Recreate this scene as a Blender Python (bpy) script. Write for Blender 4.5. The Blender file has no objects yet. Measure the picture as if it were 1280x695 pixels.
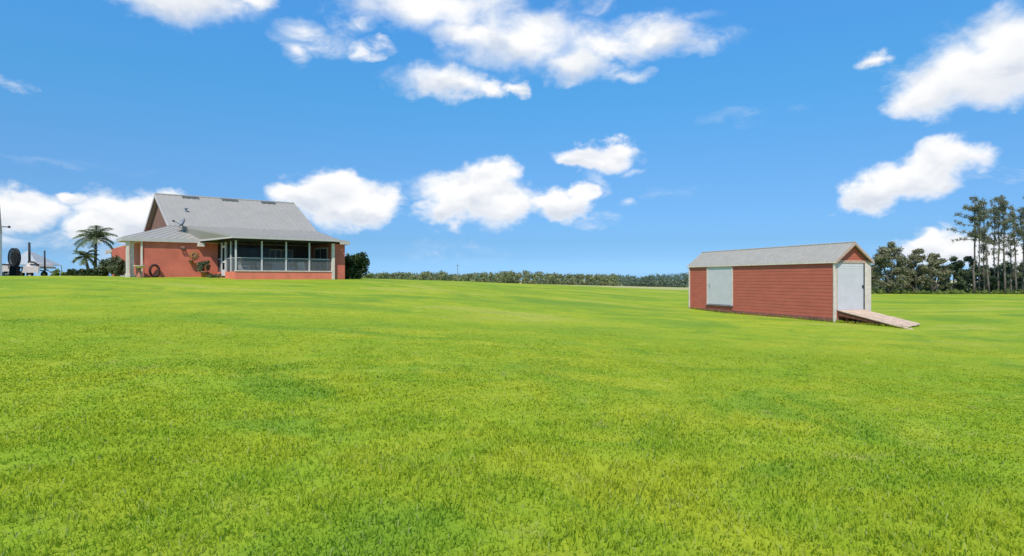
import bpy, math, random
import numpy as np
from mathutils import Vector, Matrix, noise as mnoise

random.seed(7)
rng = np.random.default_rng(7)
sc = bpy.context.scene
C = sc.collection
F = 760.0                     # focal length in pixels of the 1280 wide photograph
HY = 349.0                    # its horizon line

# ------------------------------------------------------------------ camera
cam = bpy.data.cameras.new('camera')
cam.sensor_width = 36.0
cam.lens = 36.0 * F / 1280.0
cam.shift_y = (HY - 347.5) / 1280.0
cam.clip_start = 0.1
cam.clip_end = 6000.0
camo = bpy.data.objects.new('camera', cam)
C.objects.link(camo)
camo.location = (0, 0, 0)
camo.rotation_euler = (math.radians(90), 0, 0)
sc.camera = camo

# ------------------------------------------------------------------ exposure
sc.view_settings.view_transform = 'Standard'
sc.view_settings.look = 'None'
sc.view_settings.exposure = 0.0
sc.view_settings.gamma = 1.0
sc.view_settings.use_curve_mapping = False
sc.cycles.max_bounces = 8
sc.cycles.transparent_max_bounces = 16
sc.cycles.use_denoising = True

# ------------------------------------------------------------------ sun
SUN_EL = math.radians(55)
SUN_AZ = math.radians(198)
sdir = Vector((math.sin(SUN_AZ) * math.cos(SUN_EL), math.cos(SUN_AZ) * math.cos(SUN_EL), math.sin(SUN_EL)))
sl = bpy.data.lights.new('sun', 'SUN')
sl.energy = 4.4
sl.angle = math.radians(0.5)
sl.color = (1.0, 0.955, 0.88)
so = bpy.data.objects.new('sun', sl)
C.objects.link(so)
so.rotation_euler = sdir.to_track_quat('Z', 'Y').to_euler()
so.location = (0, -20, 60)

# ------------------------------------------------------------------ sky
SKY_STRENGTH = 0.13
world = bpy.data.worlds.new('World')
sc.world = world
world.use_nodes = True


class NT:
    """small wrapper to write node trees as expressions"""
    def __init__(self, nt):
        self.nt = nt

    def node(self, typ, **kw):
        n = self.nt.nodes.new(typ)
        for k, v in kw.items():
            setattr(n, k, v)
        return n

    def put(self, sock, val):
        if val is None:
            return
        if isinstance(val, bpy.types.NodeSocket):
            self.nt.links.new(val, sock)
        else:
            sock.default_value = val

    def m(self, op, a, b=None, c=None, clamp=False):
        n = self.node('ShaderNodeMath', operation=op, use_clamp=clamp)
        self.put(n.inputs[0], a)
        self.put(n.inputs[1], b)
        self.put(n.inputs[2], c)
        return n.outputs[0]

    def smooth(self, v, a, b, lo=0.0, hi=1.0):
        n = self.node('ShaderNodeMapRange', interpolation_type='SMOOTHSTEP')
        self.put(n.inputs['Value'], v)
        n.inputs['From Min'].default_value = a
        n.inputs['From Max'].default_value = b
        n.inputs['To Min'].default_value = lo
        n.inputs['To Max'].default_value = hi
        return n.outputs[0]

    def noise(self, vec, scale, detail=4.0, rough=0.55, dist=0.0, lac=2.0):
        n = self.node('ShaderNodeTexNoise')
        self.put(n.inputs['Vector'], vec)
        n.inputs['Scale'].default_value = scale
        n.inputs['Detail'].default_value = detail
        n.inputs['Roughness'].default_value = rough
        n.inputs['Lacunarity'].default_value = lac
        n.inputs['Distortion'].default_value = dist
        return n.outputs['Fac']

    def mix(self, f, a, b, blend='MIX'):
        n = self.node('ShaderNodeMix', data_type='RGBA', blend_type=blend)
        self.put(n.inputs[0], f)
        self.put(n.inputs[6], a)
        self.put(n.inputs[7], b)
        return n.outputs[2]

    def vm(self, op, a, b=None):
        n = self.node('ShaderNodeVectorMath', operation=op)
        self.put(n.inputs[0], a)
        if b is not None:
            self.put(n.inputs[1], b)
        return n.outputs[0]


def col(r, g, b):
    return (r, g, b, 1.0)


def azel(px, py):
    x, z = (px - 640) / F, (HY - py) / F
    return math.atan2(x, 1.0), math.atan2(z, math.hypot(x, 1.0))


# cumulus masses of this sky: azimuth / elevation ellipses, written as x, y, half-width, half-height
CUMULUS = [
    (1092, 71, 27, 13),
    (235, -4, 100, 44), (190, -10, 80, 30), (300, -6, 45, 20),
    (545, 10, 130, 38), (650, 50, 105, 45), (590, 40, 80, 26), (715, 78, 60, 26), (815, 42, 68, 28), (765, 60, 70, 24),
    (550, 103, 66, 25), (585, 110, 40, 18), (612, 112, 24, 12), (645, 110, 14, 11),
    (745, 197, 56, 19), (772, 188, 36, 15), (725, 203, 34, 12),
    (598, 244, 76, 40), (615, 222, 44, 26), (560, 262, 42, 26), (645, 256, 48, 24), (700, 258, 48, 20), (726, 246, 20, 20),
    (425, 252, 72, 36), (420, 234, 42, 24), (378, 250, 40, 17), (470, 262, 44, 26),
    (20, 262, 84, 30), (92, 247, 26, 11), (165, 270, 80, 34), (205, 256, 60, 26), (120, 284, 48, 15),
    (1220, 88, 115, 56), (1262, 50, 66, 50), (1165, 110, 66, 40), (1300, 70, 80, 60),
    (1130, 226, 76, 28), (1085, 244, 42, 22), (1180, 200, 54, 28),
    (1190, 312, 80, 30), (1250, 325, 70, 26), (1160, 298, 36, 18),
]
WISPS = [
    (463, 61, 28, 13, .95),     (400, 48, 62, 26, .75), (372, 66, 26, 24, .7), (450, 24, 40, 22, .6), (880, 48, 60, 16, .45), (770, 92, 50, 14, .7), (10, 102, 36, 13, .9),
    (525, 238, 32, 16, .5), (575, 314, 70, 17, .4), (740, 276, 40, 12, .4), (740, 232, 16, 24, .5), (785, 250, 16, 10, .5), (845, 238, 50, 9, .3),
    (940, 148, 70, 10, .18), (1255, 215, 50, 13, .8), (790, 217, 18, 7, .5),
    (100, 205, 110, 8, .12), (740, 6, 40, 12, .5), (50, 284, 110, 34, .8), (95, 255, 40, 18, .8), (180, 318, 120, 22, .4), (860, 20, 60, 10, .2),
]
w = NT(world.node_tree)
for n in list(world.node_tree.nodes):
    world.node_tree.nodes.remove(n)
tc = w.node('ShaderNodeTexCoord').outputs['Generated']
sep = w.node('ShaderNodeSeparateXYZ')
w.put(sep.inputs[0], tc)
sky = w.node('ShaderNodeTexSky', sky_type='NISHITA', sun_disc=False)
sky.sun_elevation = SUN_EL
sky.sun_rotation = SUN_AZ
sky.altitude = 0.0
sky.air_density = 1.0
sky.dust_density = 0.6
sky.ozone_density = 2.2
az = w.m('ARCTAN2', sep.outputs[0], sep.outputs[1])
el = w.m('ARCSINE', sep.outputs[2])
# turbulent warp so that outlines billow
mp = w.vm('MULTIPLY', tc, (1.0, 1.0, 1.5))
n_big = w.noise(mp, 7.0, 3.0, 0.5)
n_mid = w.noise(mp, 17.0, 9.0, 0.58, 0.35)
n_soft = w.noise(w.vm('MULTIPLY', tc, (1.0, 1.0, 2.4)), 9.0, 8.0, 0.62, 0.8)
warpx = w.m('MULTIPLY', w.m('SUBTRACT', w.noise(w.vm('ADD', mp, (3.1, 1.7, 5.2)), 14.0, 5.0, 0.55), 0.5), 0.085)
warpy = w.m('MULTIPLY', w.m('SUBTRACT', w.noise(w.vm('ADD', mp, (8.3, 2.9, 1.1)), 14.0, 5.0, 0.55), 0.5), 0.065)
azw = w.m('ADD', az, warpx)
elw = w.m('ADD', el, warpy)


def blob(px, py, rx, ry, flat=False):
    a, e = azel(px, py)
    a2, _ = azel(px + rx, py)
    a1, _ = azel(px - rx, py)
    _, e2 = azel(px, py - ry)
    _, e1 = azel(px, py + ry)
    ra, re = (a2 - a1) / 2, (e2 - e1) / 2
    dx = w.m('MULTIPLY', w.m('SUBTRACT', azw, a), 1.0 / ra)
    dy = w.m('MULTIPLY', w.m('SUBTRACT', elw, e), 1.0 / re)
    d = w.m('SQRT', w.m('ADD', w.m('MULTIPLY', dx, dx), w.m('MULTIPLY', dy, dy)))
    return w.m('SUBTRACT', 1.0, d), dy


mask = None
num = den = 0.0
for b in CUMULUS:
    v, dy = blob(*b)
    mask = v if mask is None else w.m('SMOOTH_MAX', mask, v, 0.12)
    vp = w.m('MAXIMUM', v, 0.0)
    num = w.m('MULTIPLY_ADD', vp, dy, num)
    den = w.m('ADD', vp, den)
height = w.m('DIVIDE', num, w.m('MAXIMUM', den, 0.02))     # -1 at a cloud's base, +1 at its top
wm = None
for (x, y, rx, ry, s) in WISPS:
    v, dy = blob(x, y, rx, ry)
    v = w.m('MULTIPLY', w.m('MAXIMUM', v, 0.0), s * 1.5)
    wm = v if wm is None else w.m('MAXIMUM', wm, v)
edge = w.m('ADD', mask, w.m('MULTIPLY', w.m('SUBTRACT', n_mid, 0.5), 1.15))
soft = w.m('MULTIPLY_ADD', w.smooth(el, 0.2, 0.36), 0.38, 0.60)
a_cum = w.smooth(w.m('DIVIDE', w.m('ADD', edge, 0.12), soft), 0.0, 1.0)
a_wisp = w.m('MULTIPLY', wm, w.smooth(n_soft, 0.36, 0.66), clamp=True)
alpha = w.m('MAXIMUM', a_cum, w.m('MINIMUM', a_wisp, 0.85))
# relief: compare the billow noise with itself a little higher up
up = w.vm('ADD', mp, (0.0, 0.0, 0.03))
relief = w.m('SUBTRACT', w.noise(up, 13.0, 4.0, 0.5, 0.3), w.noise(mp, 13.0, 4.0, 0.5, 0.3))
core = w.smooth(edge, 0.1, 0.6)
sh = w.m('MULTIPLY', w.smooth(relief, -0.04, 0.22), 0.55)
under = w.smooth(w.m('ADD', height, w.m('MULTIPLY', w.m('SUBTRACT', n_big, 0.5), 1.4)), 0.25, -0.65)
sh = w.m('MULTIPLY', w.m('ADD', sh, w.m('MULTIPLY', under, 0.8)), w.m('MULTIPLY_ADD', core, 0.75, 0.25), clamp=True)
CW = 1.0 / (SKY_STRENGTH * 2 ** sc.view_settings.exposure)
ccol = w.mix(sh, col(1.03 * CW, 1.03 * CW, 1.03 * CW), col(0.70 * CW, 0.755 * CW, 0.85 * CW))
# the photograph's clean saturated blue: the Nishita sky tinted by elevation
rmp = w.node('ShaderNodeValToRGB')
w.put(rmp.inputs[0], w.m('MULTIPLY_ADD', el, 1.0, 0.3))
stops = [(0.30, (0.52, 0.98, 1.9)), (0.318, (0.43, 0.83, 1.64)), (0.338, (0.35, 0.65, 1.22)), (0.362, (0.34, 0.61, 1.04)), (0.43, (0.405, 0.705, 1.04)), (0.487, (0.44, 0.81, 1.12)), (0.589, (0.425, 1.03, 1.32)), (0.70, (0.485, 1.20, 1.63)), (1.0, (0.55, 1.15, 1.5))]
cr = rmp.color_ramp
for i, (p_, c_) in enumerate(stops):
    e_ = cr.elements[i] if i < 2 else cr.elements.new(p_)
    e_.position = p_
for e_, (p_, c_) in zip(cr.elements, stops):
    e_.position = p_
    e_.color = col(*[v / 2 for v in c_])
tint = w.mix(1.0, rmp.outputs[0], col(2, 2, 2), 'MULTIPLY')
skyc = w.mix(1.0, sky.outputs[0], tint, 'MULTIPLY')
final = w.mix(alpha, skyc, ccol)
bg = w.node('ShaderNodeBackground')
w.put(bg.inputs['Color'], final)
bg.inputs['Strength'].default_value = SKY_STRENGTH
out = w.node('ShaderNodeOutputWorld')
w.put(out.inputs['Surface'], bg.outputs[0])


# ------------------------------------------------------------------ materials
def material(name, base, rough=0.7, var=0.12, scale=3.0, bump=0.0, bscale=20.0, spec=0.3, metal=0.0, dirt=None, stretch=(1, 1, 1)):
    m = bpy.data.materials.new(name)
    m.use_nodes = True
    t = NT(m.node_tree)
    bs = m.node_tree.nodes['Principled BSDF']
    pos = t.node('ShaderNodeNewGeometry').outputs['Position']
    pv = t.vm('MULTIPLY', pos, stretch)
    n = t.noise(pv, scale, 5.0, 0.6)
    hi = col(*[min(1.0, c * (1 + var)) for c in base])
    lo = col(*[c * (1 - var) for c in base])
    c = t.mix(t.smooth(n, 0.3, 0.7), lo, hi)
    if dirt:
        n2 = t.noise(pv, scale * 0.37, 6.0, 0.65, 0.6)
        c = t.mix(t.smooth(n2, dirt[1], dirt[1] + 0.25, 0.0, dirt[2]), c, col(*dirt[0]))
    t.put(bs.inputs['Base Color'], c)
    bs.inputs['Roughness'].default_value = rough
    bs.inputs['Specular IOR Level'].default_value = spec
    bs.inputs['Metallic'].default_value = metal
    if bump:
        bn = t.node('ShaderNodeBump')
        bn.inputs['Strength'].default_value = bump
        bn.inputs['Distance'].default_value = 0.02
        t.put(bn.inputs['Height'], t.noise(pv, bscale, 4.0, 0.6))
        t.put(bs.inputs['Normal'], bn.outputs[0])
    return m


M = {}
M['red_stucco'] = material('red stucco', (0.60, 0.155, 0.10), 0.85, 0.14, 0.9, 0.25, 25, 0.2, dirt=((0.50, 0.18, 0.115), 0.5, 0.5))
M['coral_block'] = material('coral painted block', (0.74, 0.20, 0.125), 0.85, 0.10, 1.6, 0.2, 18, 0.2, dirt=((0.40, 0.20, 0.10), 0.52, 0.5))
M['shaded_stucco'] = material('brown shaded gable stucco', (0.24, 0.125, 0.09), 0.9, 0.12, 2.0, 0.2, 20, 0.2)  # shade on the gable stucco put into its base colour
M['red_siding'] = material('barn red siding', (0.485, 0.122, 0.078), 0.75, 0.07, 1.0, 0.1, 30, 0.25, dirt=((0.42, 0.13, 0.085), 0.5, 0.6), stretch=(1, 1, 3))
M['orange_siding'] = M['red_siding']
M['metal_roof'] = material('galvanised roof metal', (0.345, 0.31, 0.265), 0.55, 0.04, 1.2, 0.05, 8, 0.4, dirt=((0.31, 0.275, 0.235), 0.55, 0.4))
M['shed_roof'] = material('weathered shed roof metal', (0.365, 0.325, 0.275), 0.6, 0.06, 2.5, 0.05, 10, 0.35, dirt=((0.33, 0.26, 0.20), 0.58, 0.45), stretch=(1, 1, 1))
M['white_paint'] = material('white paint', (0.69, 0.63, 0.61), 0.6, 0.05, 3.0, 0.05, 20, 0.3, dirt=((0.6, 0.57, 0.5), 0.6, 0.5))
M['cream_trim'] = material('cream trim paint', (0.68, 0.56, 0.48), 0.65, 0.10, 4.0, 0.1, 20, 0.3, dirt=((0.42, 0.30, 0.22), 0.58, 0.6))
M['tan_fascia'] = material('faded tan fascia', (0.50, 0.33, 0.25), 0.7, 0.12, 4.0, 0.1, 20, 0.3, dirt=((0.38, 0.22, 0.15), 0.55, 0.6))
M['white_metal'] = material('white door metal', (0.60, 0.555, 0.56), 0.45, 0.04, 2.0, 0.03, 10, 0.4, dirt=((0.55, 0.55, 0.53), 0.58, 0.45))
M['grey_trim'] = material('grey fascia metal', (0.52, 0.455, 0.43), 0.55, 0.05, 3.0)
M['alu'] = material('painted aluminium post', (0.56, 0.52, 0.51), 0.5, 0.05, 3.0)
M['dark'] = material('dark metal', (0.03, 0.032, 0.036), 0.6, 0.2, 6.0)
M['rubber'] = material('tyre rubber', (0.028, 0.028, 0.03), 0.8, 0.25, 14.0, 0.3, 40)
M['brown_ring'] = material('brown hose rubber', (0.07, 0.028, 0.022), 0.7, 0.2, 10.0)
M['grey_metal'] = material('grey metal', (0.25, 0.26, 0.28), 0.5, 0.1, 5.0)
M['slate'] = material('grey canvas', (0.36, 0.37, 0.38), 0.8, 0.08, 2.0)
M['vent'] = material('dark ridge vent plastic', (0.15, 0.15, 0.15), 0.7, 0.15, 6.0)  # plain dark grey plastic
M['cage_plate'] = material('dull grey plate', (0.13, 0.13, 0.135), 0.7, 0.15, 6.0)
M['ramp_wood'] = material('pinkish weathered ramp boards', (0.57, 0.40, 0.285), 0.8, 0.2, 5.0, 0.4, 30, 0.2, dirt=((0.62, 0.47, 0.30), 0.5, 0.6))
M['ramp_side'] = material('dark red ramp timber', (0.17, 0.065, 0.04), 0.85, 0.25, 5.0, 0.4, 30, 0.2)
M['concrete'] = material('concrete', (0.36, 0.35, 0.32), 0.9, 0.12, 3.0, 0.2, 30)
M['terracotta'] = material('terracotta', (0.34, 0.15, 0.09), 0.8, 0.15, 8.0)
M['ochre'] = material('ochre glaze', (0.42, 0.24, 0.07), 0.5, 0.2, 12.0)
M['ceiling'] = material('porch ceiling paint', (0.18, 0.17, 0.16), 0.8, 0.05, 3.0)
M['bark'] = material('grey bark', (0.16, 0.135, 0.11), 0.95, 0.3, 4.0, 0.6, 14, 0.1)
M['pine_bark'] = material('pine bark', (0.155, 0.125, 0.105), 0.95, 0.3, 3.0, 0.6, 10, 0.1)
M['palm_bark'] = material('palm bark', (0.22, 0.19, 0.15), 0.95, 0.25, 5.0, 0.6, 16, 0.1)
M['pole_wood'] = material('old pole wood', (0.2, 0.17, 0.14), 0.9, 0.2, 4.0)
M['barn_wall'] = material('blue grey barn metal', (0.19, 0.22, 0.26), 0.55, 0.08, 2.0)
M['fabric'] = material('grey blue cushion fabric', (0.42, 0.46, 0.52), 0.9, 0.1, 8.0)


def glass_mat():
    m = bpy.data.materials.new('dark window glass')
    m.use_nodes = True
    bs = m.node_tree.nodes['Principled BSDF']
    t = NT(m.node_tree)
    pos = t.node('ShaderNodeNewGeometry').outputs['Position']
    c = t.mix(t.noise(pos, 0.8, 2.0), col(0.018, 0.02, 0.024), col(0.05, 0.055, 0.06))
    t.put(bs.inputs['Base Color'], c)
    bs.inputs['Roughness'].default_value = 0.12
    return m


def screen_mat(name, c0, lo, hi):
    m = bpy.data.materials.new(name)
    m.use_nodes = True
    t = NT(m.node_tree)
    nt = m.node_tree
    for n in list(nt.nodes):
        nt.nodes.remove(n)
    tr = t.node('ShaderNodeBsdfTransparent')
    df = t.node('ShaderNodeBsdfDiffuse')
    df.inputs[0].default_value = col(*c0)
    mx = t.node('ShaderNodeMixShader')
    pos = t.node('ShaderNodeNewGeometry').outputs['Position']
    t.put(mx.inputs[0], t.smooth(t.noise(pos, 1.2, 2.0), 0.2, 0.8, lo, hi))
    t.put(mx.inputs[1], tr.outputs[0])
    t.put(mx.inputs[2], df.outputs[0])
    o = t.node('ShaderNodeOutputMaterial')
    t.put(o.inputs[0], mx.outputs[0])
    return m


M['glass'] = glass_mat()
M['screen'] = screen_mat('charcoal insect screen', (0.022, 0.023, 0.025), 0.17, 0.25)
M['pet_screen'] = screen_mat('heavier grey pet screen', (0.24, 0.245, 0.25), 0.20, 0.28)


def leaf_mat(name, dark, light, tip=None, transl=0.3):
    m = bpy.data.materials.new(name)
    m.use_nodes = True
    nt = m.node_tree
    t = NT(nt)
    bs = nt.nodes['Principled BSDF']
    at = t.node('ShaderNodeAttribute', attribute_name='rnd')
    pos = t.node('ShaderNodeNewGeometry').outputs['Position']
    n = t.noise(pos, 0.55, 3.0)
    f = t.m('ADD', t.m('MULTIPLY', at.outputs['Fac'], 0.6), t.m('MULTIPLY', t.smooth(n, 0.3, 0.7), 0.4))
    c = t.mix(f, col(*dark), col(*light))
    if tip:
        c = t.mix(t.smooth(at.outputs['Fac'], 0.8, 0.95), c, col(*tip))
    t.put(bs.inputs['Base Color'], c)
    bs.inputs['Roughness'].default_value = 0.6
    bs.inputs['Specular IOR Level'].default_value = 0.25
    tl = t.node('ShaderNodeBsdfTranslucent')
    t.put(tl.inputs[0], c)
    mx = t.node('ShaderNodeMixShader')
    mx.inputs[0].default_value = transl
    t.put(mx.inputs[1], bs.outputs[0])
    t.put(mx.inputs[2], tl.outputs[0])
    t.put(nt.nodes['Material Output'].inputs[0], mx.outputs[0])
    return m


M['oak_leaf'] = leaf_mat('oak leaves', (0.115, 0.112, 0.06), (0.33, 0.305, 0.17))
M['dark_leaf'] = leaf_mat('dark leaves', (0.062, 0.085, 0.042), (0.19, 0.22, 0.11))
M['pine_leaf'] = leaf_mat('pine needles', (0.12, 0.122, 0.07), (0.31, 0.30, 0.185))
M['palm_leaf'] = leaf_mat('palm leaflets', (0.075, 0.11, 0.045), (0.20, 0.24, 0.10))
M['shrub_leaf'] = leaf_mat('shrub leaves', (0.02, 0.04, 0.014), (0.07, 0.11, 0.035), (0.26, 0.25, 0.05))
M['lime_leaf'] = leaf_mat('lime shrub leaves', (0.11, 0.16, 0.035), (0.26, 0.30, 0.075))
M['wood_leaf'] = leaf_mat('far wood leaves', (0.165, 0.18, 0.075), (0.32, 0.335, 0.15))
M['wood_hazed'] = leaf_mat('far wood leaves with haze tint', (0.105, 0.15, 0.10), (0.22, 0.265, 0.17))  # bluish haze of distance mixed into the leaf colour


def lawn_colour_group():
    g = bpy.data.node_groups.new('lawn colour', 'ShaderNodeTree')
    g.interface.new_socket(name='Color', in_out='OUTPUT', socket_type='NodeSocketColor')
    t = NT(g)
    o = t.node('NodeGroupOutput')
    pos = t.node('ShaderNodeNewGeometry').outputs['Position']
    sp = t.node('ShaderNodeSeparateXYZ')
    t.put(sp.inputs[0], pos)
    flat = t.node('ShaderNodeCombineXYZ')
    t.put(flat.inputs[0], sp.outputs[0])
    t.put(flat.inputs[1], sp.outputs[1])
    p = flat.outputs[0]
    base = t.mix(t.smooth(t.noise(p, 0.11, 4.0, 0.6, 0.5), 0.36, 0.64), col(0.292, 0.358, 0.022), col(0.38, 0.40, 0.03))
    base = t.mix(t.smooth(t.noise(t.vm('ADD', p, (31, 7, 3)), 0.5, 5.0, 0.65, 0.8), 0.40, 0.62, 0.0, 0.7), base, col(0.238, 0.343, 0.024))
    base = t.mix(t.smooth(t.noise(t.vm('ADD', p, (4, 77, 9)), 0.23, 5.0, 0.6, 1.0), 0.53, 0.68, 0.0, 0.8), base, col(0.17, 0.285, 0.024))
    base = t.mix(t.smooth(t.noise(t.vm('ADD', p, (54, 17, 1)), 0.8, 5.0, 0.65, 0.5), 0.56, 0.72, 0.0, 0.7), base, col(0.42, 0.455, 0.05))
    base = t.mix(t.smooth(t.noise(t.vm('ADD', p, (14, 47, 2)), 1.7, 4.0, 0.6), 0.62, 0.74, 0.0, 0.5), base, col(0.37, 0.35, 0.10))
    # longer, duller grass in broad drifts away from the mown part
    far = t.smooth(sp.outputs[1], 10.0, 34.0)
    drift = t.noise(t.vm('MULTIPLY', p, (0.42, 1.0, 1.0)), 0.21, 6.0, 0.68, 0.9)
    base = t.mix(t.m('MULTIPLY', far, t.smooth(drift, 0.49, 0.61, 0.0, 0.85)), base, col(0.165, 0.275, 0.03))
    base = t.mix(t.m('MULTIPLY', far, t.smooth(drift, 0.46, 0.36, 0.0, 0.6)), base, col(0.43, 0.40, 0.085))
    # the dry straw coloured field far down the slope
    dry = t.m('MULTIPLY', t.m('MULTIPLY', t.smooth(sp.outputs[1], 88.0, 170.0), t.smooth(sp.outputs[0], -25.0, 15.0)), t.smooth(t.noise(p, 0.03, 4.0), 0.25, 0.42))
    base = t.mix(dry, base, col(0.47, 0.42, 0.19))
    t.put(o.inputs[0], base)
    return g


LAWN = lawn_colour_group()


def lawn_mat(name, blade):
    m = bpy.data.materials.new(name)
    m.use_nodes = True
    nt = m.node_tree
    t = NT(nt)
    bs = nt.nodes['Principled BSDF']
    g = t.node('ShaderNodeGroup', node_tree=LAWN)
    c = g.outputs[0]
    bs.inputs['Roughness'].default_value = 0.9
    bs.inputs['Specular IOR Level'].default_value = 0.06
    if blade:
        at = t.node('ShaderNodeAttribute', attribute_name='rnd')
        k = t.m('MULTIPLY_ADD', at.outputs['Fac'], 0.28, 1.14)
        kk = t.node('ShaderNodeCombineXYZ')
        t.put(kk.inputs[0], k)
        t.put(kk.inputs[1], k)
        t.put(kk.inputs[2], k)
        c = t.mix(1.0, c, kk.outputs[0], 'MULTIPLY')
        c = t.mix(t.smooth(at.outputs['Fac'], 0.93, 0.97, 0.0, 0.7), c, col(0.5, 0.48, 0.2))
        t.put(bs.inputs['Base Color'], c)
        tl = t.node('ShaderNodeBsdfTranslucent')
        t.put(tl.inputs[0], c)
        mx = t.node('ShaderNodeMixShader')
        mx.inputs[0].default_value = 0.5
        t.put(mx.inputs[1], bs.outputs[0])
        t.put(mx.inputs[2], tl.outputs[0])
        t.put(nt.nodes['Material Output'].inputs[0], mx.outputs[0])
    else:
        pos = t.node('ShaderNodeNewGeometry').outputs['Position']
        n = t.noise(pos, 5.0, 6.0, 0.7)
        c = t.mix(t.smooth(n, 0.35, 0.62), t.mix(0.28, c, col(0.10, 0.17, 0.015)), c)
        t.put(bs.inputs['Base Color'], c)
        bn = t.node('ShaderNodeBump')
        bn.inputs['Strength'].default_value = 0.35
        bn.inputs['Distance'].default_value = 0.1
        t.put(bn.inputs['Height'], t.noise(pos, 6.0, 6.0, 0.7))
        t.put(bs.inputs['Normal'], bn.outputs[0])
    return m


M['ground'] = lawn_mat('lawn ground', False)
M['blades'] = lawn_mat('lawn blades', True)


# ------------------------------------------------------------------ object helpers
def tag(o, label=None, cat=None, group=None, kind=None):
    if label:
        o['label'] = label
    if cat:
        o['category'] = cat
    if group:
        o['group'] = group
    if kind:
        o['kind'] = kind
    return o


def empty(name, loc, label, cat, group=None):
    o = bpy.data.objects.new(name, None)
    C.objects.link(o)
    o.location = loc
    o.empty_display_size = 0.3
    return tag(o, label, cat, group)


def origin_of(o):
    v = Vector((0, 0, 0))
    while o is not None:
        v += o.location
        o = o.parent
    return v


class MB:
    """collects faces in world coordinates, links them as one mesh"""
    def __init__(self):
        self.v, self.f = [], []

    def hexa(self, p):
        """8 points: bottom ring 0-3, top ring 4-7"""
        b = len(self.v)
        self.v += [tuple(q) for q in p]
        for f in ((3, 2, 1, 0), (4, 5, 6, 7), (0, 1, 5, 4), (1, 2, 6, 5), (2, 3, 7, 6), (3, 0, 4, 7)):
            self.f.append(tuple(b + i for i in f))
        return self

    def box(self, x0, x1, y0, y1, z0, z1, fr=None):
        p = [(x0, y0, z0), (x1, y0, z0), (x1, y1, z0), (x0, y1, z0), (x0, y0, z1), (x1, y0, z1), (x1, y1, z1), (x0, y1, z1)]
        if fr:
            p = [fr(*q) for q in p]
        return self.hexa(p)

    def slab(self, pts, th, up=(0, 0, 1)):
        """polygon of any number of points thickened along up"""
        n = len(pts)
        b = len(self.v)
        u = Vector(up) * th
        self.v += [tuple(Vector(q)) for q in pts] + [tuple(Vector(q) + u) for q in pts]
        self.f.append(tuple(b + i for i in reversed(range(n))))
        self.f.append(tuple(b + n + i for i in range(n)))
        for i in range(n):
            j = (i + 1) % n
            self.f.append((b + i, b + j, b + n + j, b + n + i))
        return self

    def tube(self, pts, rad, n=8, cap=True):
        pts = [Vector(p) for p in pts]
        if not isinstance(rad, (list, tuple)):
            rad = [rad] * len(pts)
        b = len(self.v)
        for i, p in enumerate(pts):
            d = (pts[min(i + 1, len(pts) - 1)] - pts[max(i - 1, 0)]).normalized()
            a = d.cross(Vector((0.13, 0.31, 0.94)))
            if a.length < 0.05:
                a = d.cross(Vector((1, 0, 0)))
            a.normalize()
            c = d.cross(a)
            for k in range(n):
                t = 2 * math.pi * k / n
                self.v.append(tuple(p + (a * math.cos(t) + c * math.sin(t)) * rad[i]))
        for i in range(len(pts) - 1):
            for k in range(n):
                k2 = (k + 1) % n
                self.f.append((b + i * n + k, b + i * n + k2, b + (i + 1) * n + k2, b + (i + 1) * n + k))
        if cap:
            self.f.append(tuple(b + k for k in reversed(range(n))))
            self.f.append(tuple(b + (len(pts) - 1) * n + k for k in range(n)))
        return self

    def lathe(self, c, prof, n=16):
        b = len(self.v)
        for r, z in prof:
            for k in range(n):
                t = 2 * math.pi * k / n
                self.v.append((c[0] + r * math.cos(t), c[1] + r * math.sin(t), c[2] + z))
        for i in range(len(prof) - 1):
            for k in range(n):
                k2 = (k + 1) % n
                self.f.append((b + i * n + k, b + i * n + k2, b + (i + 1) * n + k2, b + (i + 1) * n + k))
        self.f.append(tuple(b + k for k in reversed(range(n))))
        self.f.append(tuple(b + (len(prof) - 1) * n + k for k in range(n)))
        return self

    def torus(self, c, ax, up, R1, R2, r, n=28, m=10):
        """ring round axis ax with radii R1 (side) and R2 (up)"""
        c, ax, up = Vector(c), Vector(ax).normalized(), Vector(up).normalized()
        s = ax.cross(up)
        b = len(self.v)
        for i in range(n):
            t = 2 * math.pi * i / n
            d = s * math.cos(t) * R1 + up * math.sin(t) * R2
            dn = d.normalized()
            for k in range(m):
                q = 2 * math.pi * k / m
                self.v.append(tuple(c + d + dn * r * math.cos(q) + ax * r * math.sin(q)))
        for i in range(n):
            i2 = (i + 1) % n
            for k in range(m):
                k2 = (k + 1) % m
                self.f.append((b + i * m + k, b + i2 * m + k, b + i2 * m + k2, b + i * m + k2))
        return self

    def build(self, name, mat, parent=None, smooth=False, bevel=0.0):
        o0 = origin_of(parent)
        me = bpy.data.meshes.new(name)
        me.from_pydata([(x - o0.x, y - o0.y, z - o0.z) for x, y, z in self.v], [], self.f)
        me.materials.append(mat)
        if smooth:
            me.polygons.foreach_set('use_smooth', [True] * len(me.polygons))
        me.update()
        o = bpy.data.objects.new(name, me)
        C.objects.link(o)
        o.parent = parent
        if bevel:
            bv = o.modifiers.new('bevel', 'BEVEL')
            bv.width = bevel
            bv.segments = 2
            bv.limit_method = 'ANGLE'
        return o


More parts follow.
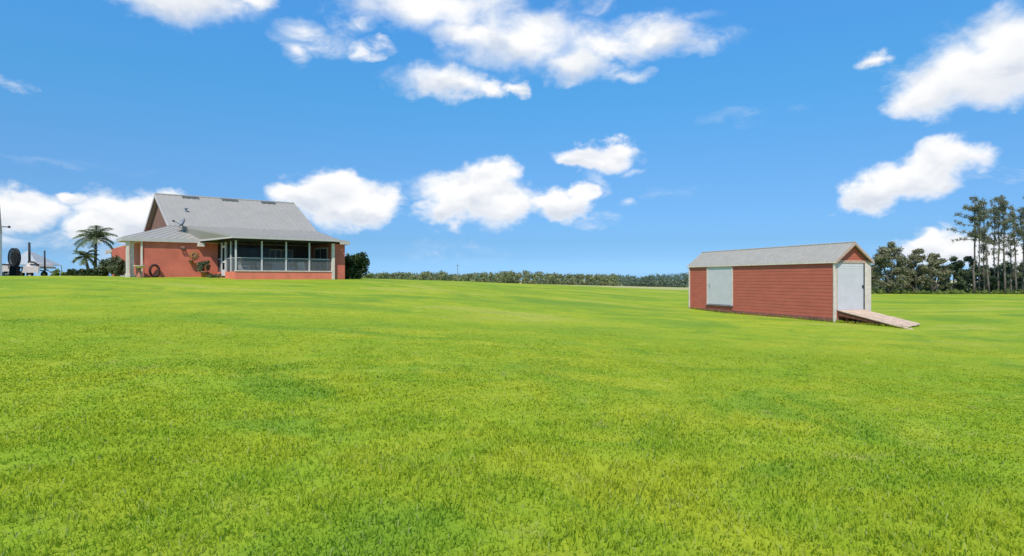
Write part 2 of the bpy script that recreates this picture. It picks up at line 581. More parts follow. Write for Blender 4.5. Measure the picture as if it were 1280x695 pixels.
def np_mesh(name, verts, sizes, loops, mat, parent=None, rnd=None, smooth=False):
    """verts (N,3), polygon sizes, flat loop indices"""
    o0 = origin_of(parent)
    me = bpy.data.meshes.new(name)
    verts = verts - np.array(o0[:])
    me.vertices.add(len(verts))
    me.vertices.foreach_set('co', verts.astype(np.float32).ravel())
    me.loops.add(len(loops))
    me.loops.foreach_set('vertex_index', loops.astype(np.int32))
    me.polygons.add(len(sizes))
    st = np.concatenate([[0], np.cumsum(sizes)[:-1]]).astype(np.int32)
    me.polygons.foreach_set('loop_start', st)
    if smooth:
        me.polygons.foreach_set('use_smooth', np.ones(len(sizes), dtype=bool))
    me.materials.append(mat)
    if rnd is not None:
        at = me.attributes.new('rnd', 'FLOAT', 'POINT')
        at.data.foreach_set('value', rnd.astype(np.float32))
    me.update(calc_edges=True)
    o = bpy.data.objects.new(name, me)
    C.objects.link(o)
    o.parent = parent
    return o


def at(px, D, py=None, z=None):
    """a point at depth D along the line of sight of a photograph pixel"""
    return Vector(((px - 640) / F * D, D, (HY - py) / F * D if py is not None else z))


# ------------------------------------------------------------------ terrain
HM = Vector((-28.2, 48.0, 0))                 # under the left end of the house's ridge
HU = Vector((0.825, 0.565, 0))
HV = Vector((-0.644, 0.765, 0))
SC_ = Vector((16.70, 31.5, 0))                # near corner of the shed
SL = Vector((-0.318, 0.948, 0))               # along its long side, away
SW = Vector((0.948, 0.318, 0))                # across its gable, to the right


def H(u, v, z):
    p = HM + HU * u + HV * v
    return (p.x, p.y, z)


def S(a, b, z):
    """shed frame: a across the gable, b along the long side"""
    p = SC_ + SW * a + SL * b
    return (p.x, p.y, z)


def house_u(px, v):
    t = (px - 640) / F
    return (t * (HM.y + v * HV.y) - HM.x - v * HV.x) / (HU.x - t * HU.y)


CP = [(0, 0, -1.95), (-12, 0, -1.75), (14, 0, -2.15), (0, -35, -2.0), (-30, -25, -1.4), (35, -25, -2.5),
      (-9, 20, -1.15), (0, 22, -1.75), (11, 20, -2.2), (24, 22, -2.35), (-22, 22, -.75),
      (-27.5, 40.2, .20), (-24.4, 41, .16), (-18.5, 40.2, -.10), (-12.4, 42, -.10), (-11.5, 44, .0), (-36.5, 52, .12), (-40.5, 50, .18), (-50, 42, .15),
      (-30, 66, .15), (-60, 62, .15), (-45, 100, -.3),
      (-12.6, 60, .02), (-13, 90, -.15), (0, 44, -.95), (5, 70, -.9),
      (16.7, 31.5, -2.24), (19, 32.3, -2.24), (12.7, 43.5, -2.2), (18.0, 28.0, -2.27), (20.5, 29.0, -2.2), (23, 40, -2.25),
      (4, 120, -1.0), (35, 120, -2.3), (66, 100, -2.35), (84, 100, -2.45), (45, 60, -2.3), (70, 60, -2.4), (95, 150, -3.0),
      (-40, 200, -.6), (-70, 300, -.6), (0, 300, -2.2), (50, 300, -3.5), (100, 300, -4.5), (200, 300, -6), (-200, 300, .2), (-150, 100, .3), (200, 100, -4), (0, 420, -3.5), (150, -60, -3.5), (-150, -60, .2)]
CPa = np.array(CP, float)


def tps_fit(cp):
    n = len(cp)
    d = np.hypot(cp[:, None, 0] - cp[None, :, 0], cp[:, None, 1] - cp[None, :, 1])
    K = np.where(d > 0, d * d * np.log(d + 1e-9), 0) + np.eye(n) * 30.0
    P = np.c_[np.ones(n), cp[:, :2]]
    A = np.zeros((n + 3, n + 3))
    A[:n, :n] = K
    A[:n, n:] = P
    A[n:, :n] = P.T
    return np.linalg.solve(A, np.r_[cp[:, 2], 0, 0, 0])


TW = tps_fit(CPa)


def vnoise(x, y, s, seed):
    """smooth value noise, vectorised"""
    x, y = x / s, y / s
    xi, yi = np.floor(x).astype(np.int64), np.floor(y).astype(np.int64)
    fx, fy = x - xi, y - yi
    fx, fy = fx * fx * (3 - 2 * fx), fy * fy * (3 - 2 * fy)

    def h(i, j):
        n = (i * 374761393 + j * 668265263 + seed * 974634777) & 0x7fffffff
        n = ((n ^ (n >> 13)) * 1274126177) & 0x7fffffff
        return ((n ^ (n >> 16)) & 0xffff) / 65535.0
    a = h(xi, yi) * (1 - fx) + h(xi + 1, yi) * fx
    b = h(xi, yi + 1) * (1 - fx) + h(xi + 1, yi + 1) * fx
    return a * (1 - fy) + b * fy


def ground(x, y):
    x = np.atleast_1d(np.asarray(x, float))
    y = np.atleast_1d(np.asarray(y, float))
    z = TW[-3] + TW[-2] * x + TW[-1] * y
    for i in range(len(CPa)):
        d = np.hypot(x - CPa[i, 0], y - CPa[i, 1])
        z = z + TW[i] * d * d * np.log(d + 1e-9)
    r = np.hypot(x, y)
    t = np.clip((r - 260) / 260, 0, 1)
    t = t * t * (3 - 2 * t)
    z = z * (1 - t) + (-9.0) * t
    b = (vnoise(x, y, 6.5, 1) - .5) * 0.10 + (vnoise(x, y, 2.7, 2) - .5) * 0.05
    return z + b


def gz(x, y):
    return float(ground(x, y)[0])


def axis(lo, a, b, hi, step, grow):
    mid = list(np.arange(a, b + 1e-6, step))
    up, s = [], step
    v = b
    while v < hi:
        s *= grow
        v += s
        up.append(v)
    dn, s = [], step
    v = a
    while v > lo:
        s *= grow
        v -= s
        dn.append(v)
    return np.array(dn[::-1] + mid + up)


gx = axis(-3500, -55, 60, 3500, 1.0, 1.09)
gy = axis(-500, -8, 75, 4500, 1.0, 1.07)
XX, YY = np.meshgrid(gx, gy)
ZZ = ground(XX.ravel(), YY.ravel())
V = np.c_[XX.ravel(), YY.ravel(), ZZ]
nx, ny = len(gx), len(gy)
ii = (np.arange(ny - 1)[:, None] * nx + np.arange(nx - 1)[None, :]).ravel()
loops = np.c_[ii, ii + 1, ii + nx + 1, ii + nx].ravel()
g = np_mesh('lawn_ground', V, np.full(len(ii), 4), loops, M['ground'], smooth=True)
tag(g, kind='structure')


# ------------------------------------------------------------------ grass blades
def inside_quad(x, y, quad):
    r = np.ones(len(x), bool)
    for i in range(4):
        ax, ay = quad[i]
        bx, by = quad[(i + 1) % 4]
        r &= ((bx - ax) * (y - ay) - (by - ay) * (x - ax)) > 0
    return r


def grass():
    edges = [2.6 * 1.09 ** i for i in range(29)]
    bands = []
    for d0, d1 in zip(edges, edges[1:]):
        m_ = (d0 + d1) / 2
        bands.append((d0, d1, float(np.interp(m_, [2.6, 4.5, 7.5, 11, 16, 21, 26, 29], [1700, 1550, 1200, 800, 430, 190, 60, 12]))))
    xs, ys = [], []
    for d0, d1, dens in bands:
        wid = 1.02 * d1 + 2.0
        n = int(dens * 2 * wid * (d1 - d0))
        x = rng.uniform(-wid, wid, n)
        y = rng.uniform(d0, d1, n)
        k = np.abs(x) < 1.0 * y + 2.0
        xs.append(x[k])
        ys.append(y[k])
    x = np.concatenate(xs)
    y = np.concatenate(ys)
    # tufted, uneven sward
    cl = vnoise(x, y, 0.22, 5) * .6 + vnoise(x, y, 0.9, 6) * .4
    keep = rng.random(len(x)) < np.clip(cl * 1.9, 0.15, 1)
    quads = [[S(-.06, -.06, 0)[:2], S(2.46, -.06, 0)[:2], S(2.46, 12.7, 0)[:2], S(-.06, 12.7, 0)[:2]],
             [S(.2, -3.6, 0)[:2], S(2.1, -3.1, 0)[:2], S(2.1, 0, 0)[:2], S(.2, 0, 0)[:2]],
             [H(-3.3, -7.8, 0)[:2], H(11.5, -7.8, 0)[:2], H(11.5, 8, 0)[:2], H(-3.3, 8, 0)[:2]],
             [H(2.0, -12.7, 0)[:2], H(10.3, -12.7, 0)[:2], H(10.3, -7, 0)[:2], H(2.0, -7, 0)[:2]]]
    for q in quads:
        keep &= ~inside_quad(x, y, q)
    x, y = x[keep], y[keep]
    # longer unmown grass against the walls
    ex, ey = [], []

    def fringe(fr, p0, p1, n, wid):
        for _ in range(n):
            t = random.random()
            o = random.random() ** 1.6 * wid
            q = fr(p0[0] + (p1[0] - p0[0]) * t, p0[1] + (p1[1] - p0[1]) * t, 0)
            nx_, ny_ = (p1[1] - p0[1]), -(p1[0] - p0[0])
            L = math.hypot(nx_, ny_)
            q2 = fr(p0[0] + (p1[0] - p0[0]) * t + nx_ / L * o, p0[1] + (p1[1] - p0[1]) * t + ny_ / L * o, 0)
            ex.append(q2[0])
            ey.append(q2[1])
    fringe(S, (-.06, 12.7), (-.06, -.06), 2600, -.35)
    fringe(S, (-.06, -.06), (.2, -.06), 60, .3)
    fringe(S, (.16, -.1), (.16, -3.7), 500, -.25)
    fringe(S, (1.98, -3.1), (1.98, -.1), 400, -.3)
    fringe(S, (2.0, -.07), (2.45, -.07), 120, .3)
    nf = len(ex)
    x = np.concatenate([x, ex])
    y = np.concatenate([y, ey])
    n = len(x)
    z = ground(x, y)
    d = np.hypot(x, y)
    hgt = (0.045 + 0.075 * vnoise(x, y, 0.5, 9) * (0.5 + vnoise(x, y, 3.3, 10))) * rng.uniform(.55, 1.35, n) * np.interp(d, [0, 4, 7, 10, 14, 19, 28], [.95, .80, .56, .36, .21, .12, .06])
    hgt[n - nf:] = rng.uniform(.06, .20, nf)
    wd = 0.0048 * rng.uniform(.7, 1.5, n) * np.clip(d / 6.5, 1, 2.6)
    broad = rng.random(n) < 0.05                       # low broad weeds between the blades
    hgt[broad] *= .45
    wd[broad] *= 2.2
    a = rng.uniform(0, 2 * np.pi, n)
    lean = rng.uniform(.35, 1.25, n)
    la = rng.uniform(0, 2 * np.pi, n)
    sx, sy = np.cos(a) * wd, np.sin(a) * wd
    lx, ly = np.cos(la) * lean * hgt, np.sin(la) * lean * hgt
    V = np.empty((n, 5, 3))
    V[:, 0] = np.c_[x - sx, y - sy, z - .01]
    V[:, 1] = np.c_[x + sx, y + sy, z - .01]
    V[:, 2] = np.c_[x + sx * .8 + lx * .35, y + sy * .8 + ly * .35, z + hgt * .6]
    V[:, 3] = np.c_[x - sx * .8 + lx * .35, y - sy * .8 + ly * .35, z + hgt * .6]
    V[:, 4] = np.c_[x + lx, y + ly, z + hgt * (1 - .25 * lean)]
    b = np.arange(n)[:, None] * 5
    loops = (b + np.array([[0, 1, 2, 3, 3, 2, 4]])).ravel()
    sizes = np.tile([4, 3], n)
    r = np.repeat(rng.random(n), 5)
    o = np_mesh('grass', V.reshape(-1, 3), sizes, loops, M['blades'], rnd=r, smooth=True)
    tag(o, 'bright green grass covering the sloping lawn', 'grass', kind='stuff')


grass()


# ------------------------------------------------------------------ foliage helpers
def leaf_quads(cent, rad, n, size, squash=1.0, shell=0.55):
    """n leaf-sized quads spread through the balls (cent, rad)"""
    cent = np.asarray(cent, float)
    rad = np.asarray(rad, float)
    pr = rad ** 2
    k = rng.choice(len(cent), n, p=pr / pr.sum())
    dv = rng.normal(size=(n, 3))
    dv /= np.linalg.norm(dv, axis=1)[:, None]
    rr = rad[k] * (shell + (1 - shell) * rng.random(n)) * rng.uniform(.75, 1.12, n)
    c = cent[k] + dv * rr[:, None] * np.array([1, 1, squash])
    nrm = dv * .7 + rng.normal(size=(n, 3)) * .6 + np.array([0, 0, .3])
    nrm /= np.linalg.norm(nrm, axis=1)[:, None]
    t = np.cross(nrm, rng.normal(size=(n, 3)))
    t /= np.linalg.norm(t, axis=1)[:, None] + 1e-9
    s = np.cross(nrm, t)
    L = size * rng.uniform(.6, 1.4, n)[:, None]
    W = L * .55
    V = np.stack([c - t * L, c + s * W, c + t * L, c - s * W], 1)
    shade = np.clip(rng.random(n) * .55 + rng.random(len(cent))[k] * .5, 0, 1)
    return V.reshape(-1, 3), np.repeat(shade, 4)


def leaf_object(name, V, r, mat, parent=None):
    n = len(V) // 4
    return np_mesh(name, V, np.full(n, 4), np.arange(n * 4), mat, parent, r)


def bent(p0, p1, wob, n=5):
    p0, p1 = Vector(p0), Vector(p1)
    L = (p1 - p0).length
    pts = []
    for i in range(n + 1):
        t = i / n
        q = p0.lerp(p1, t)
        if 0 < i < n:
            q += Vector((random.uniform(-1, 1), random.uniform(-1, 1), random.uniform(-.4, .4))) * wob * L
        pts.append(q)
    return pts


def taper(r0, r1, n):
    return [r0 + (r1 - r0) * i / (n - 1) for i in range(n)]


def broad_tree(name, base, height, width, mat, label, cat, group, n_leaf, leaf, low=0.28, forks=4, trunk_r=0.22, n_cl=26, top_bias=0.0):
    x, y = base
    z0 = gz(x, y)
    root = empty(name, (x, y, z0), label, cat, group)
    tb = MB()
    cents, rads = [], []
    for k in range(forks):
        a = 2 * math.pi * (k + random.random() * .6) / forks
        rr = width * random.uniform(.12, .34)
        tip = Vector((x + math.cos(a) * rr, y + math.sin(a) * rr, z0 + height * random.uniform(.55, .85)))
        p = bent((x + math.cos(a) * trunk_r * .7, y + math.sin(a) * trunk_r * .7, z0 - .2), tip, .05, 6)
        tb.tube(p, taper(trunk_r * random.uniform(.8, 1.1), .04, 7), 7)
        for q in (3, 4, 5):
            e = p[q] + Vector((random.uniform(-1, 1), random.uniform(-1, 1), random.uniform(.1, .7))) * width * .24
            tb.tube(bent(p[q], e, .06, 3), taper(trunk_r * .35, .03, 4), 5)
            cents.append(tuple(e))
            rads.append(width * random.uniform(.10, .17))
        cents.append(tuple(tip))
        rads.append(width * random.uniform(.12, .18))
    for k in range(n_cl):
        a = random.uniform(0, 2 * math.pi)
        h = low + (1 - low) * random.random() ** (1.0 - top_bias)
        prof = math.sin(math.pi * min(1, max(0.08, (h - low) / (1 - low) * .80 + .17)))
        rr = width * .5 * prof * math.sqrt(random.random())
        cents.append((x + math.cos(a) * rr, y + math.sin(a) * rr, z0 + height * (h * .93)))
        rads.append(width * random.uniform(.07, .15))
    tb.build('trunk', M['bark'], root, True)
    V, r = leaf_quads(cents, rads, n_leaf, leaf, .8, .35)
    leaf_object('crown', V, r, mat, root)
    return root


def shrub(name, base, height, width, mat, label, cat, n_leaf, leaf, group=None, n_cl=16):
    x, y = base
    z0 = gz(x, y)
    root = empty(name, (x, y, z0), label, cat, group)
    tb = MB()
    cents, rads = [], []
    for k in range(n_cl):
        a = random.uniform(0, 2 * math.pi)
        h = random.uniform(.1, .82)
        rr = width * .5 * math.sin(math.pi * (h * .62 + .27)) * math.sqrt(random.random()) * .8
        c = (x + math.cos(a) * rr, y + math.sin(a) * rr, z0 + height * h)
        cents.append(c)
        rads.append(min(width, height) * random.uniform(.16, .27))
        if k % 3 == 0:
            tb.tube(bent((x + random.uniform(-.1, .1), y, z0 - .1), c, .05, 3), taper(.03, .012, 4), 5)
    tb.build('stem', M['bark'], root, True)
    V, r = leaf_quads(cents, rads, n_leaf, leaf, .95, .4)
    leaf_object('foliage', V, r, mat, root)
    return root


# ------------------------------------------------------------------ far woodland (one mass at the end of the field)
def woodland():
    tops = [(440, 343), (475, 341.5), (500, 341), (525, 342), (547, 337), (562, 343.5), (578, 343), (600, 341), (625, 339.5), (645, 338.5), (662, 339), (680, 341), (700, 342),
            (740, 343), (780, 343.5), (800, 345), (820, 343), (855, 341), (900, 340), (1000, 339), (1085, 336), (1300, 334)]
    tx, ty = [t[0] for t in tops], [t[1] for t in tops]
    sets = {'a': ([], []), 'b': ([], [])}
    for i in range(4200):
        px = random.uniform(436, 1310) if i % 4 else random.uniform(765, 900)
        if px > 895 and random.random() < .3:
            continue
        far = px > 770
        D = random.uniform(395, 440) if far else random.uniform(262, 312)
        top = (HY - np.interp(px, tx, ty)) / F * D
        p = at(px, D, z=0)
        gzv = gz(p.x, p.y)
        hh = max(1.6, top - gzv)
        t = random.random() ** 1.1
        z = gzv + hh * t * random.uniform(.8, 1.0)
        r = random.uniform(.9, 1.9) * (1.35 if far else 1.0) * min(1, hh / 5 + .2)
        z = max(min(z, top - r * .6), gzv + r * .4)
        k = 'b' if (far or random.random() < .30) else 'a'
        sets[k][0].append((p.x, p.y, z))
        sets[k][1].append(r)
    Va, ra = leaf_quads(sets['a'][0], sets['a'][1], 60000, .40, 1.0, .1)
    o = leaf_object('woodland', Va, ra, M['wood_leaf'])
    tag(o, 'low olive woodland along the end of the field', 'woodland', kind='stuff')
    Vb, rb = leaf_quads(sets['b'][0], sets['b'][1], 52000, .48, 1.0, .1)
    o = leaf_object('woodland', Vb, rb, M['wood_hazed'])
    tag(o, 'bluish green woodland, haze in its colour, along the far end of the field', 'woodland', kind='stuff')


woodland()

# ------------------------------------------------------------------ HOUSE
RZ, BZ, EZ = 6.63, 3.80, 2.70          # ridge, roof break, eave (all above the eye)
RL = 10.7
BV = 5.2
EV = 8.16
FW = -8.03                             # front wall line
WZ = 2.60
WV = -12.2                              # front of the end wing beside the porch
GB = -.45                              # walls start below the lawn
house = empty('house', (HM.x, HM.y, 0.1), 'single storey red stucco house with grey metal roof and screened porch', 'house')
uL = house_u(180.5, FW)                # left end of the front wall
uD = house_u(264, FW)
PV = -12.35                            # porch front line
pu = [house_u(x, PV) for x in (294.3, 326.8, 357.2, 386.3, 415)]
PL, PR = pu[0], pu[-1]
uR = house_u(431, WV)               # right end wall
print('house', 'uL', uL, 'uD', uD, 'pu', pu, 'uR', uR)


def HB(mb, u0, u1, v0, v1, z0, z1):
    return mb.box(u0, u1, v0, v1, z0, z1, H)


b = MB()
HB(b, uL, uR, FW, 7.4, GB, WZ)
b.build('wall', M['red_stucco'], house)
b = MB()                                # end wing beside the porch
HB(b, PR + .12, uR + .004, WV, FW - .004, GB, WZ - .06)
b.build('wing_wall', M['red_stucco'], house)

# main gable roof with standing ribs


def roof_slope(mb, q, th=.10, ribs=0, rib_h=.035, rib_w=.05):
    """q: two top points then two bottom points (left to right each)"""
    t0, t1, b0, b1 = [Vector(p) for p in q]
    mb.slab([b0, b1, t1, t0], th)
    for i in range(ribs + 1):
        s = i / ribs
        tw = rib_w / max((t1 - t0).length, .1)
        bw = rib_w / max((b1 - b0).length, .1)
        up = Vector((0, 0, th + .002))
        p = [b0.lerp(b1, max(0, s - bw)), b0.lerp(b1, min(1, s + bw)), t0.lerp(t1, min(1, s + tw)), t0.lerp(t1, max(0, s - tw))]
        mb.slab([q_ + up for q_ in p], rib_h)
    return mb


rf = MB()
roof_slope(rf, [H(0, 0, RZ), H(RL, 0, RZ), H(0, -BV, BZ), H(RL, -BV, BZ)], .10, 26)
roof_slope(rf, [H(RL, 0.002, RZ), H(0, 0.002, RZ), H(RL, BV, BZ), H(0, BV, BZ)], .10, 26)
rf.tube([H(-.01, 0, RZ + .10), H(RL + .01, 0, RZ + .10)], .09, 8)
roof = rf.build('roof', M['metal_roof'], house)
# low skirt roof round the house
ER = RL + 1.0
LE = -house_u(153.5, -EV)               # the skirt's reach to the left
LV = -EV
while True:                             # and how far back the side porch goes
    q_ = H(-LE, LV, 0)
    if 640 + F * q_[0] / q_[1] < 146.5 or LV > 4:
        break
    LV += .05
print('LE', LE, 'LV', LV)
sk = MB()
roof_slope(sk, [H(0.0, -BV, BZ - .03), H(RL, -BV, BZ - .03), H(-LE, -EV, EZ), H(ER, -EV, EZ)], .08, 30, .018)
roof_slope(sk, [H(0.004, BV, BZ - .035), H(0.004, -BV, BZ - .035), H(-LE + .004, LV, EZ - .005), H(-LE + .004, -EV, EZ - .005)], .08, 26, .018)
roof_slope(sk, [H(RL, BV, BZ - .03), H(0.0, BV, BZ - .03), H(ER, EV, EZ), H(0.0, EV, EZ)], .08, 30)
roof_slope(sk, [H(RL, -BV, BZ - .035), H(RL, BV, BZ - .035), H(ER, -EV, EZ - .005), H(ER, EV, EZ - .005)], .08, 24)
sk.build('skirt_roof', M['metal_roof'], house)
# porch roof
PE = -12.85
pl, pr = PL - .35, PR + .25
pr_top = H(.5, -BV + .05, BZ + .05), H(RL - .05, -BV + .05, BZ + .05)
pk = MB()
roof_slope(pk, [pr_top[0], pr_top[1], H(pl, PE, EZ + .03), H(pr, PE, EZ + .03)], .08, 22)
pk.build('porch_roof', M['metal_roof'], house)
# cheeks that close the porch roof against the skirt
ck = MB()
ck.slab([H(pl - .8, -EV + .02, EZ + .03), H(pl + .004, PE + .004, EZ + .028), H(.5, -BV + .05, BZ + .048)], .08)
ck.slab([H(pr - .004, PE + .004, EZ + .028), H(pr + .3, -EV + .02, EZ + .03), H(RL - .05, -BV + .05, BZ + .048)], .08)
ck.build('valley_roof', M['metal_roof'], house)
# wing roof (small hip) on the right
wk = MB()
wu0, wu1, wv0 = PR + .2, uR + .22, WV - .2
roof_slope(wk, [H(PR + .25, -6.5, EZ + .75), H(PR + .6, -6.5, EZ + .75), H(wu0, wv0, EZ - .04), H(wu1, wv0, EZ - .04)], .07, 5)
roof_slope(wk, [H(PR + .6, -6.5, EZ + .75), H(PR + .6, 5, EZ + .75), H(wu1, wv0 + .004, EZ - .045), H(wu1, 7.6, EZ - .045)], .07, 20)
wk.build('wing_roof', M['metal_roof'], house)
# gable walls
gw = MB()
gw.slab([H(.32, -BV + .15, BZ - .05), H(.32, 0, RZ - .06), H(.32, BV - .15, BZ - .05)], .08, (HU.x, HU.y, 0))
gw.build('gable_wall', M['shaded_stucco'], house)
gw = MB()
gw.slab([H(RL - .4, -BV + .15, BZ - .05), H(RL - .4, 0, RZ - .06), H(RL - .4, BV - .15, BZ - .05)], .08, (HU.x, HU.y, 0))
gw.build('gable_wall', M['shaded_stucco'], house)
# rake boards of the left gable
rk = MB()
for s in (-1, 1):
    rk.slab([H(-.03, s * BV, BZ - .18), H(-.03, 0, RZ - .18), H(-.03, 0, RZ + .09), H(-.03, s * BV, BZ + .09)], .035, (HU.x, HU.y, 0))
rk.build('rake_board', M['grey_trim'], house)
# eave fascia / gutter
fa = MB()
HB(fa, -LE - .06, pl - .8, -EV - .06, -EV - .005, EZ - .17, EZ + .085)
HB(fa, -LE - .065, -LE - .01, -EV - .058, LV + .05, EZ - .168, EZ + .083)
fa.hexa([H(pl - .8, -EV - .06, EZ - .05), H(pl, PE - .05, EZ - .03), H(pl + .05, PE - .0, EZ - .03), H(pl - .75, -EV - .0, EZ - .05),
         H(pl - .8, -EV - .06, EZ + .085), H(pl, PE - .05, EZ + .105), H(pl + .05, PE - .0, EZ + .105), H(pl - .75, -EV - .0, EZ + .085)])
HB(fa, pl + .004, pr + .04, PE - .055, PE - .004, EZ - .03, EZ + .11)
HB(fa, wu0 + .35, wu1 + .05, wv0 - .055, wv0 - .004, EZ - .19, EZ + .03)
HB(fa, wu1 + .004, wu1 + .055, wv0 - .05, 7.6, EZ - .188, EZ + .028)
fa.build('fascia', M['grey_trim'], house)
# soffit
sf = MB()
HB(sf, -LE + .01, uR, -EV + .01, FW - .01, EZ - .16, EZ - .12)
HB(sf, -LE + .01, uL - .01, FW, LV - .05, EZ - .16, EZ - .12)
sf.build('soffit', M['cream_trim'], house)
# left side porch: two columns, post, slab, dark wall recess with a door
for px0, px1, v in ((157.6, 161.2, -7.95), (162.4, 167.0, -7.65)):
    u0, u1 = house_u(px0, v), house_u(px1, v)
    cb = MB()
    zg = gz(*H(u0, v, 0)[:2]) - .15
    HB(cb, u0, u1, v - .13, v + .13, zg, EZ - .165)
    HB(cb, u0 - .05, u1 + .05, v - .17, v + .17, zg, zg + .38)
    HB(cb, u0 - .05, u1 + .05, v - .17, v + .17, EZ - .32, EZ - .168)
    cb.build('column', M['cream_trim'], house, bevel=.01)
cb = MB()
u0, u1 = house_u(175.8, -8.0), house_u(178.2, -8.0)
HB(cb, u0, u1, -8.08, -7.93, 0.2, EZ - .165)
cb.build('downspout', M['cream_trim'], house, bevel=.01)
sb = MB()
HB(sb, -LE + .15, uL - .01, -7.7, LV, GB, .26)
sb.build('porch_slab', M['concrete'], house)
# ---- screened porch
FZ = .28                                # porch floor
ZK = (HY - 339.4) / F * 41.2            # top of the knee wall
ZR = (HY - 322.8) / F * 41.2            # mid rail
PB = FW - .02                           # back of the porch
pf = MB()
HB(pf, PL + .1, PR - .1, PV + .1, PB, GB, .22)
pf.build('porch_floor', M['concrete'], house)
kw = MB()
HB(kw, PL, PR, PV, PV + .16, GB, ZK)
HB(kw, PR - .16, PR, PV + .163, PB, GB, ZK - .003)
HB(kw, PL, PL + .16, PV + .163, PV + 2.4, GB, ZK - .003)
HB(kw, PL, PL + .16, PV + 3.45, PB, GB, ZK - .003)
k = kw.build('knee_wall', M['coral_block'], house)
cp = MB()
HB(cp, PL - .03, PR + .03, PV - .04, PV + .20, ZK + .002, ZK + .07)
cp.build('coping', M['cream_trim'], k)
ZT = EZ - .14
for u in pu[:-1]:
    ps = MB()
    HB(ps, u, u + .09, PV + .02, PV + .14, ZK + .072, ZT)
    ps.build('post', M['alu'], house)
ps = MB()
HB(ps, PR - .02, PR + .18, PV - .06, PV + .10, gz(*H(PR, PV, 0)[:2]) - .1, ZT)
ps.build('corner_post', M['cream_trim'], house)
for v in (PV + 1.2, PV + 2.34, PV + 3.45):
    ps = MB()
    HB(ps, PL + .02, PL + .13, v, v + .10, ZK + .002 if v < PV + 2 else .2, ZT)
    ps.build('post', M['alu'], house)
ra = MB()
HB(ra, PL + .12, PR - .14, PV + .05, PV + .105, ZR - .02, ZR + .02)
HB(ra, PL + .05, PL + .10, PV + .16, PV + 2.33, ZR - .02, ZR + .02)
HB(ra, PL + .05, PL + .10, PV + 3.56, PB, ZR - .03, ZR + .03)
HB(ra, PR - .11, PR - .06, PV + .16, PB, ZR - .03, ZR + .03)
ra.build('rail', M['alu'], house)
be = MB()
HB(be, PL - .02, PR + .02, PV + .0, PV + .16, ZT + .002, EZ + .02)
HB(be, PL - .02, PL + .14, PV + .163, PB, ZT + .002, EZ + .02)
HB(be, PR - .14, PR + .02, PV + .163, PB, ZT + .002, EZ + .02)
be.build('beam', M['dark'], house)
ce = MB()
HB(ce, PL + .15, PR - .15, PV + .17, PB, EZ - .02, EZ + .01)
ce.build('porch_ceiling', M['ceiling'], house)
# screens: an upper and a lower panel per bay, one thin sheet each
for i in range(4):
    for z0, z1 in ((ZK + .075, ZR - .032), (ZR + .032, ZT)):
        s = MB()
        HB(s, pu[i] + .125, pu[i + 1] - .005 - (.03 if i == 3 else 0), PV + .072, PV + .076, z0, z1)
        s.build('screen', M['pet_screen'] if z0 < ZR - .1 else M['screen'], house)
for v0, v1 in ((PV + .17, PV + 1.19), (PV + 1.31, PV + 2.33), (PV + 3.56, PB - .01)):
    s = MB()
    HB(s, PL + .07, PL + .074, v0, v1, ZR + .032, ZT)
    s.build('screen', M['screen'], house)
    s = MB()
    HB(s, PL + .07, PL + .074, v0, v1, ZK + .01, ZR - .032)
    s.build('screen', M['pet_screen'], house)
# white screen door in the left return
dv0, dv1 = PV + 2.47, PV + 3.42
dm = MB()
zb0, zb1 = .24, 2.34
HB(dm, PL + .02, PL + .08, dv0, dv0 + .13, zb0, ZT)
HB(dm, PL + .02, PL + .08, dv1 - .13, dv1, zb0, ZT)
HB(dm, PL + .022, PL + .078, dv0 + .131, dv1 - .131, zb1 - .16, zb1)
HB(dm, PL + .022, PL + .078, dv0 + .131, dv1 - .131, zb0 + .0, zb0 + .42)
HB(dm, PL + .022, PL + .078, dv0 + .131, dv1 - .131, 1.14, 1.26)
sdoor = dm.build('screen_door', M['white_paint'], house)
s = MB()
HB(s, PL + .046, PL + .05, dv0 + .135, dv1 - .135, zb0 + .425, 1.138)
HB(s, PL + .046, PL + .05, dv0 + .135, dv1 - .135, 1.262, zb1 - .165)
s.build('screen', M['screen'], sdoor)
st = MB()
HB(st, PL - .55, PL - .02, dv0 - .1, dv1 + .1, GB, .08)
st.build('door_step', M['coral_block'], house)
# back wall of the porch: sliding door, window, french door
bw = MB()
HB(bw, PL + .4, PL + 3.6, PB - .045, PB - .008, .24, 2.35)
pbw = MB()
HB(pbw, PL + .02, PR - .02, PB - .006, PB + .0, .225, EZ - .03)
pbw.build('porch_back_shade', material('dark brown porch interior shade', (0.075, 0.035, 0.03), 0.85, 0.15, 2.0), house)  # thin dark sheet: dimness inside the porch put into its colour
bw_o = bw.build('sliding_door', M['dark'], house)
s = MB()
HB(s, PL + .5, PL + 1.97, PB - .06, PB - .047, .34, 2.28)
HB(s, PL + 2.03, PL + 3.5, PB - .06, PB - .047, .34, 2.28)
s.build('pane', M['glass'], bw_o)


def porch_window(u0, u1, z0, z1, cols, name='window'):
    q = MB()
    HB(q, u0, u1, PB - .05, PB - .008, z0, z1)
    o = q.build(name, M['white_paint'], house)
    q = MB()
    w_ = (u1 - u0 - .1) / cols
    for c in range(cols):
        HB(q, u0 + .05 + c * w_ + .04, u0 + .05 + (c + 1) * w_ - .04, PB - .065, PB - .052, z0 + .1, z1 - .1)
    q.build('pane', M['glass'], o)
    return o


porch_window(house_u(336, PB), house_u(366, PB), 1.15, 2.25, 4)


def house_v(px, u):
    t = (px - 640) / F
    return (t * (HM.y + u * HU.y) - HM.x - u * HU.x) / (HV.x - t * HV.y)


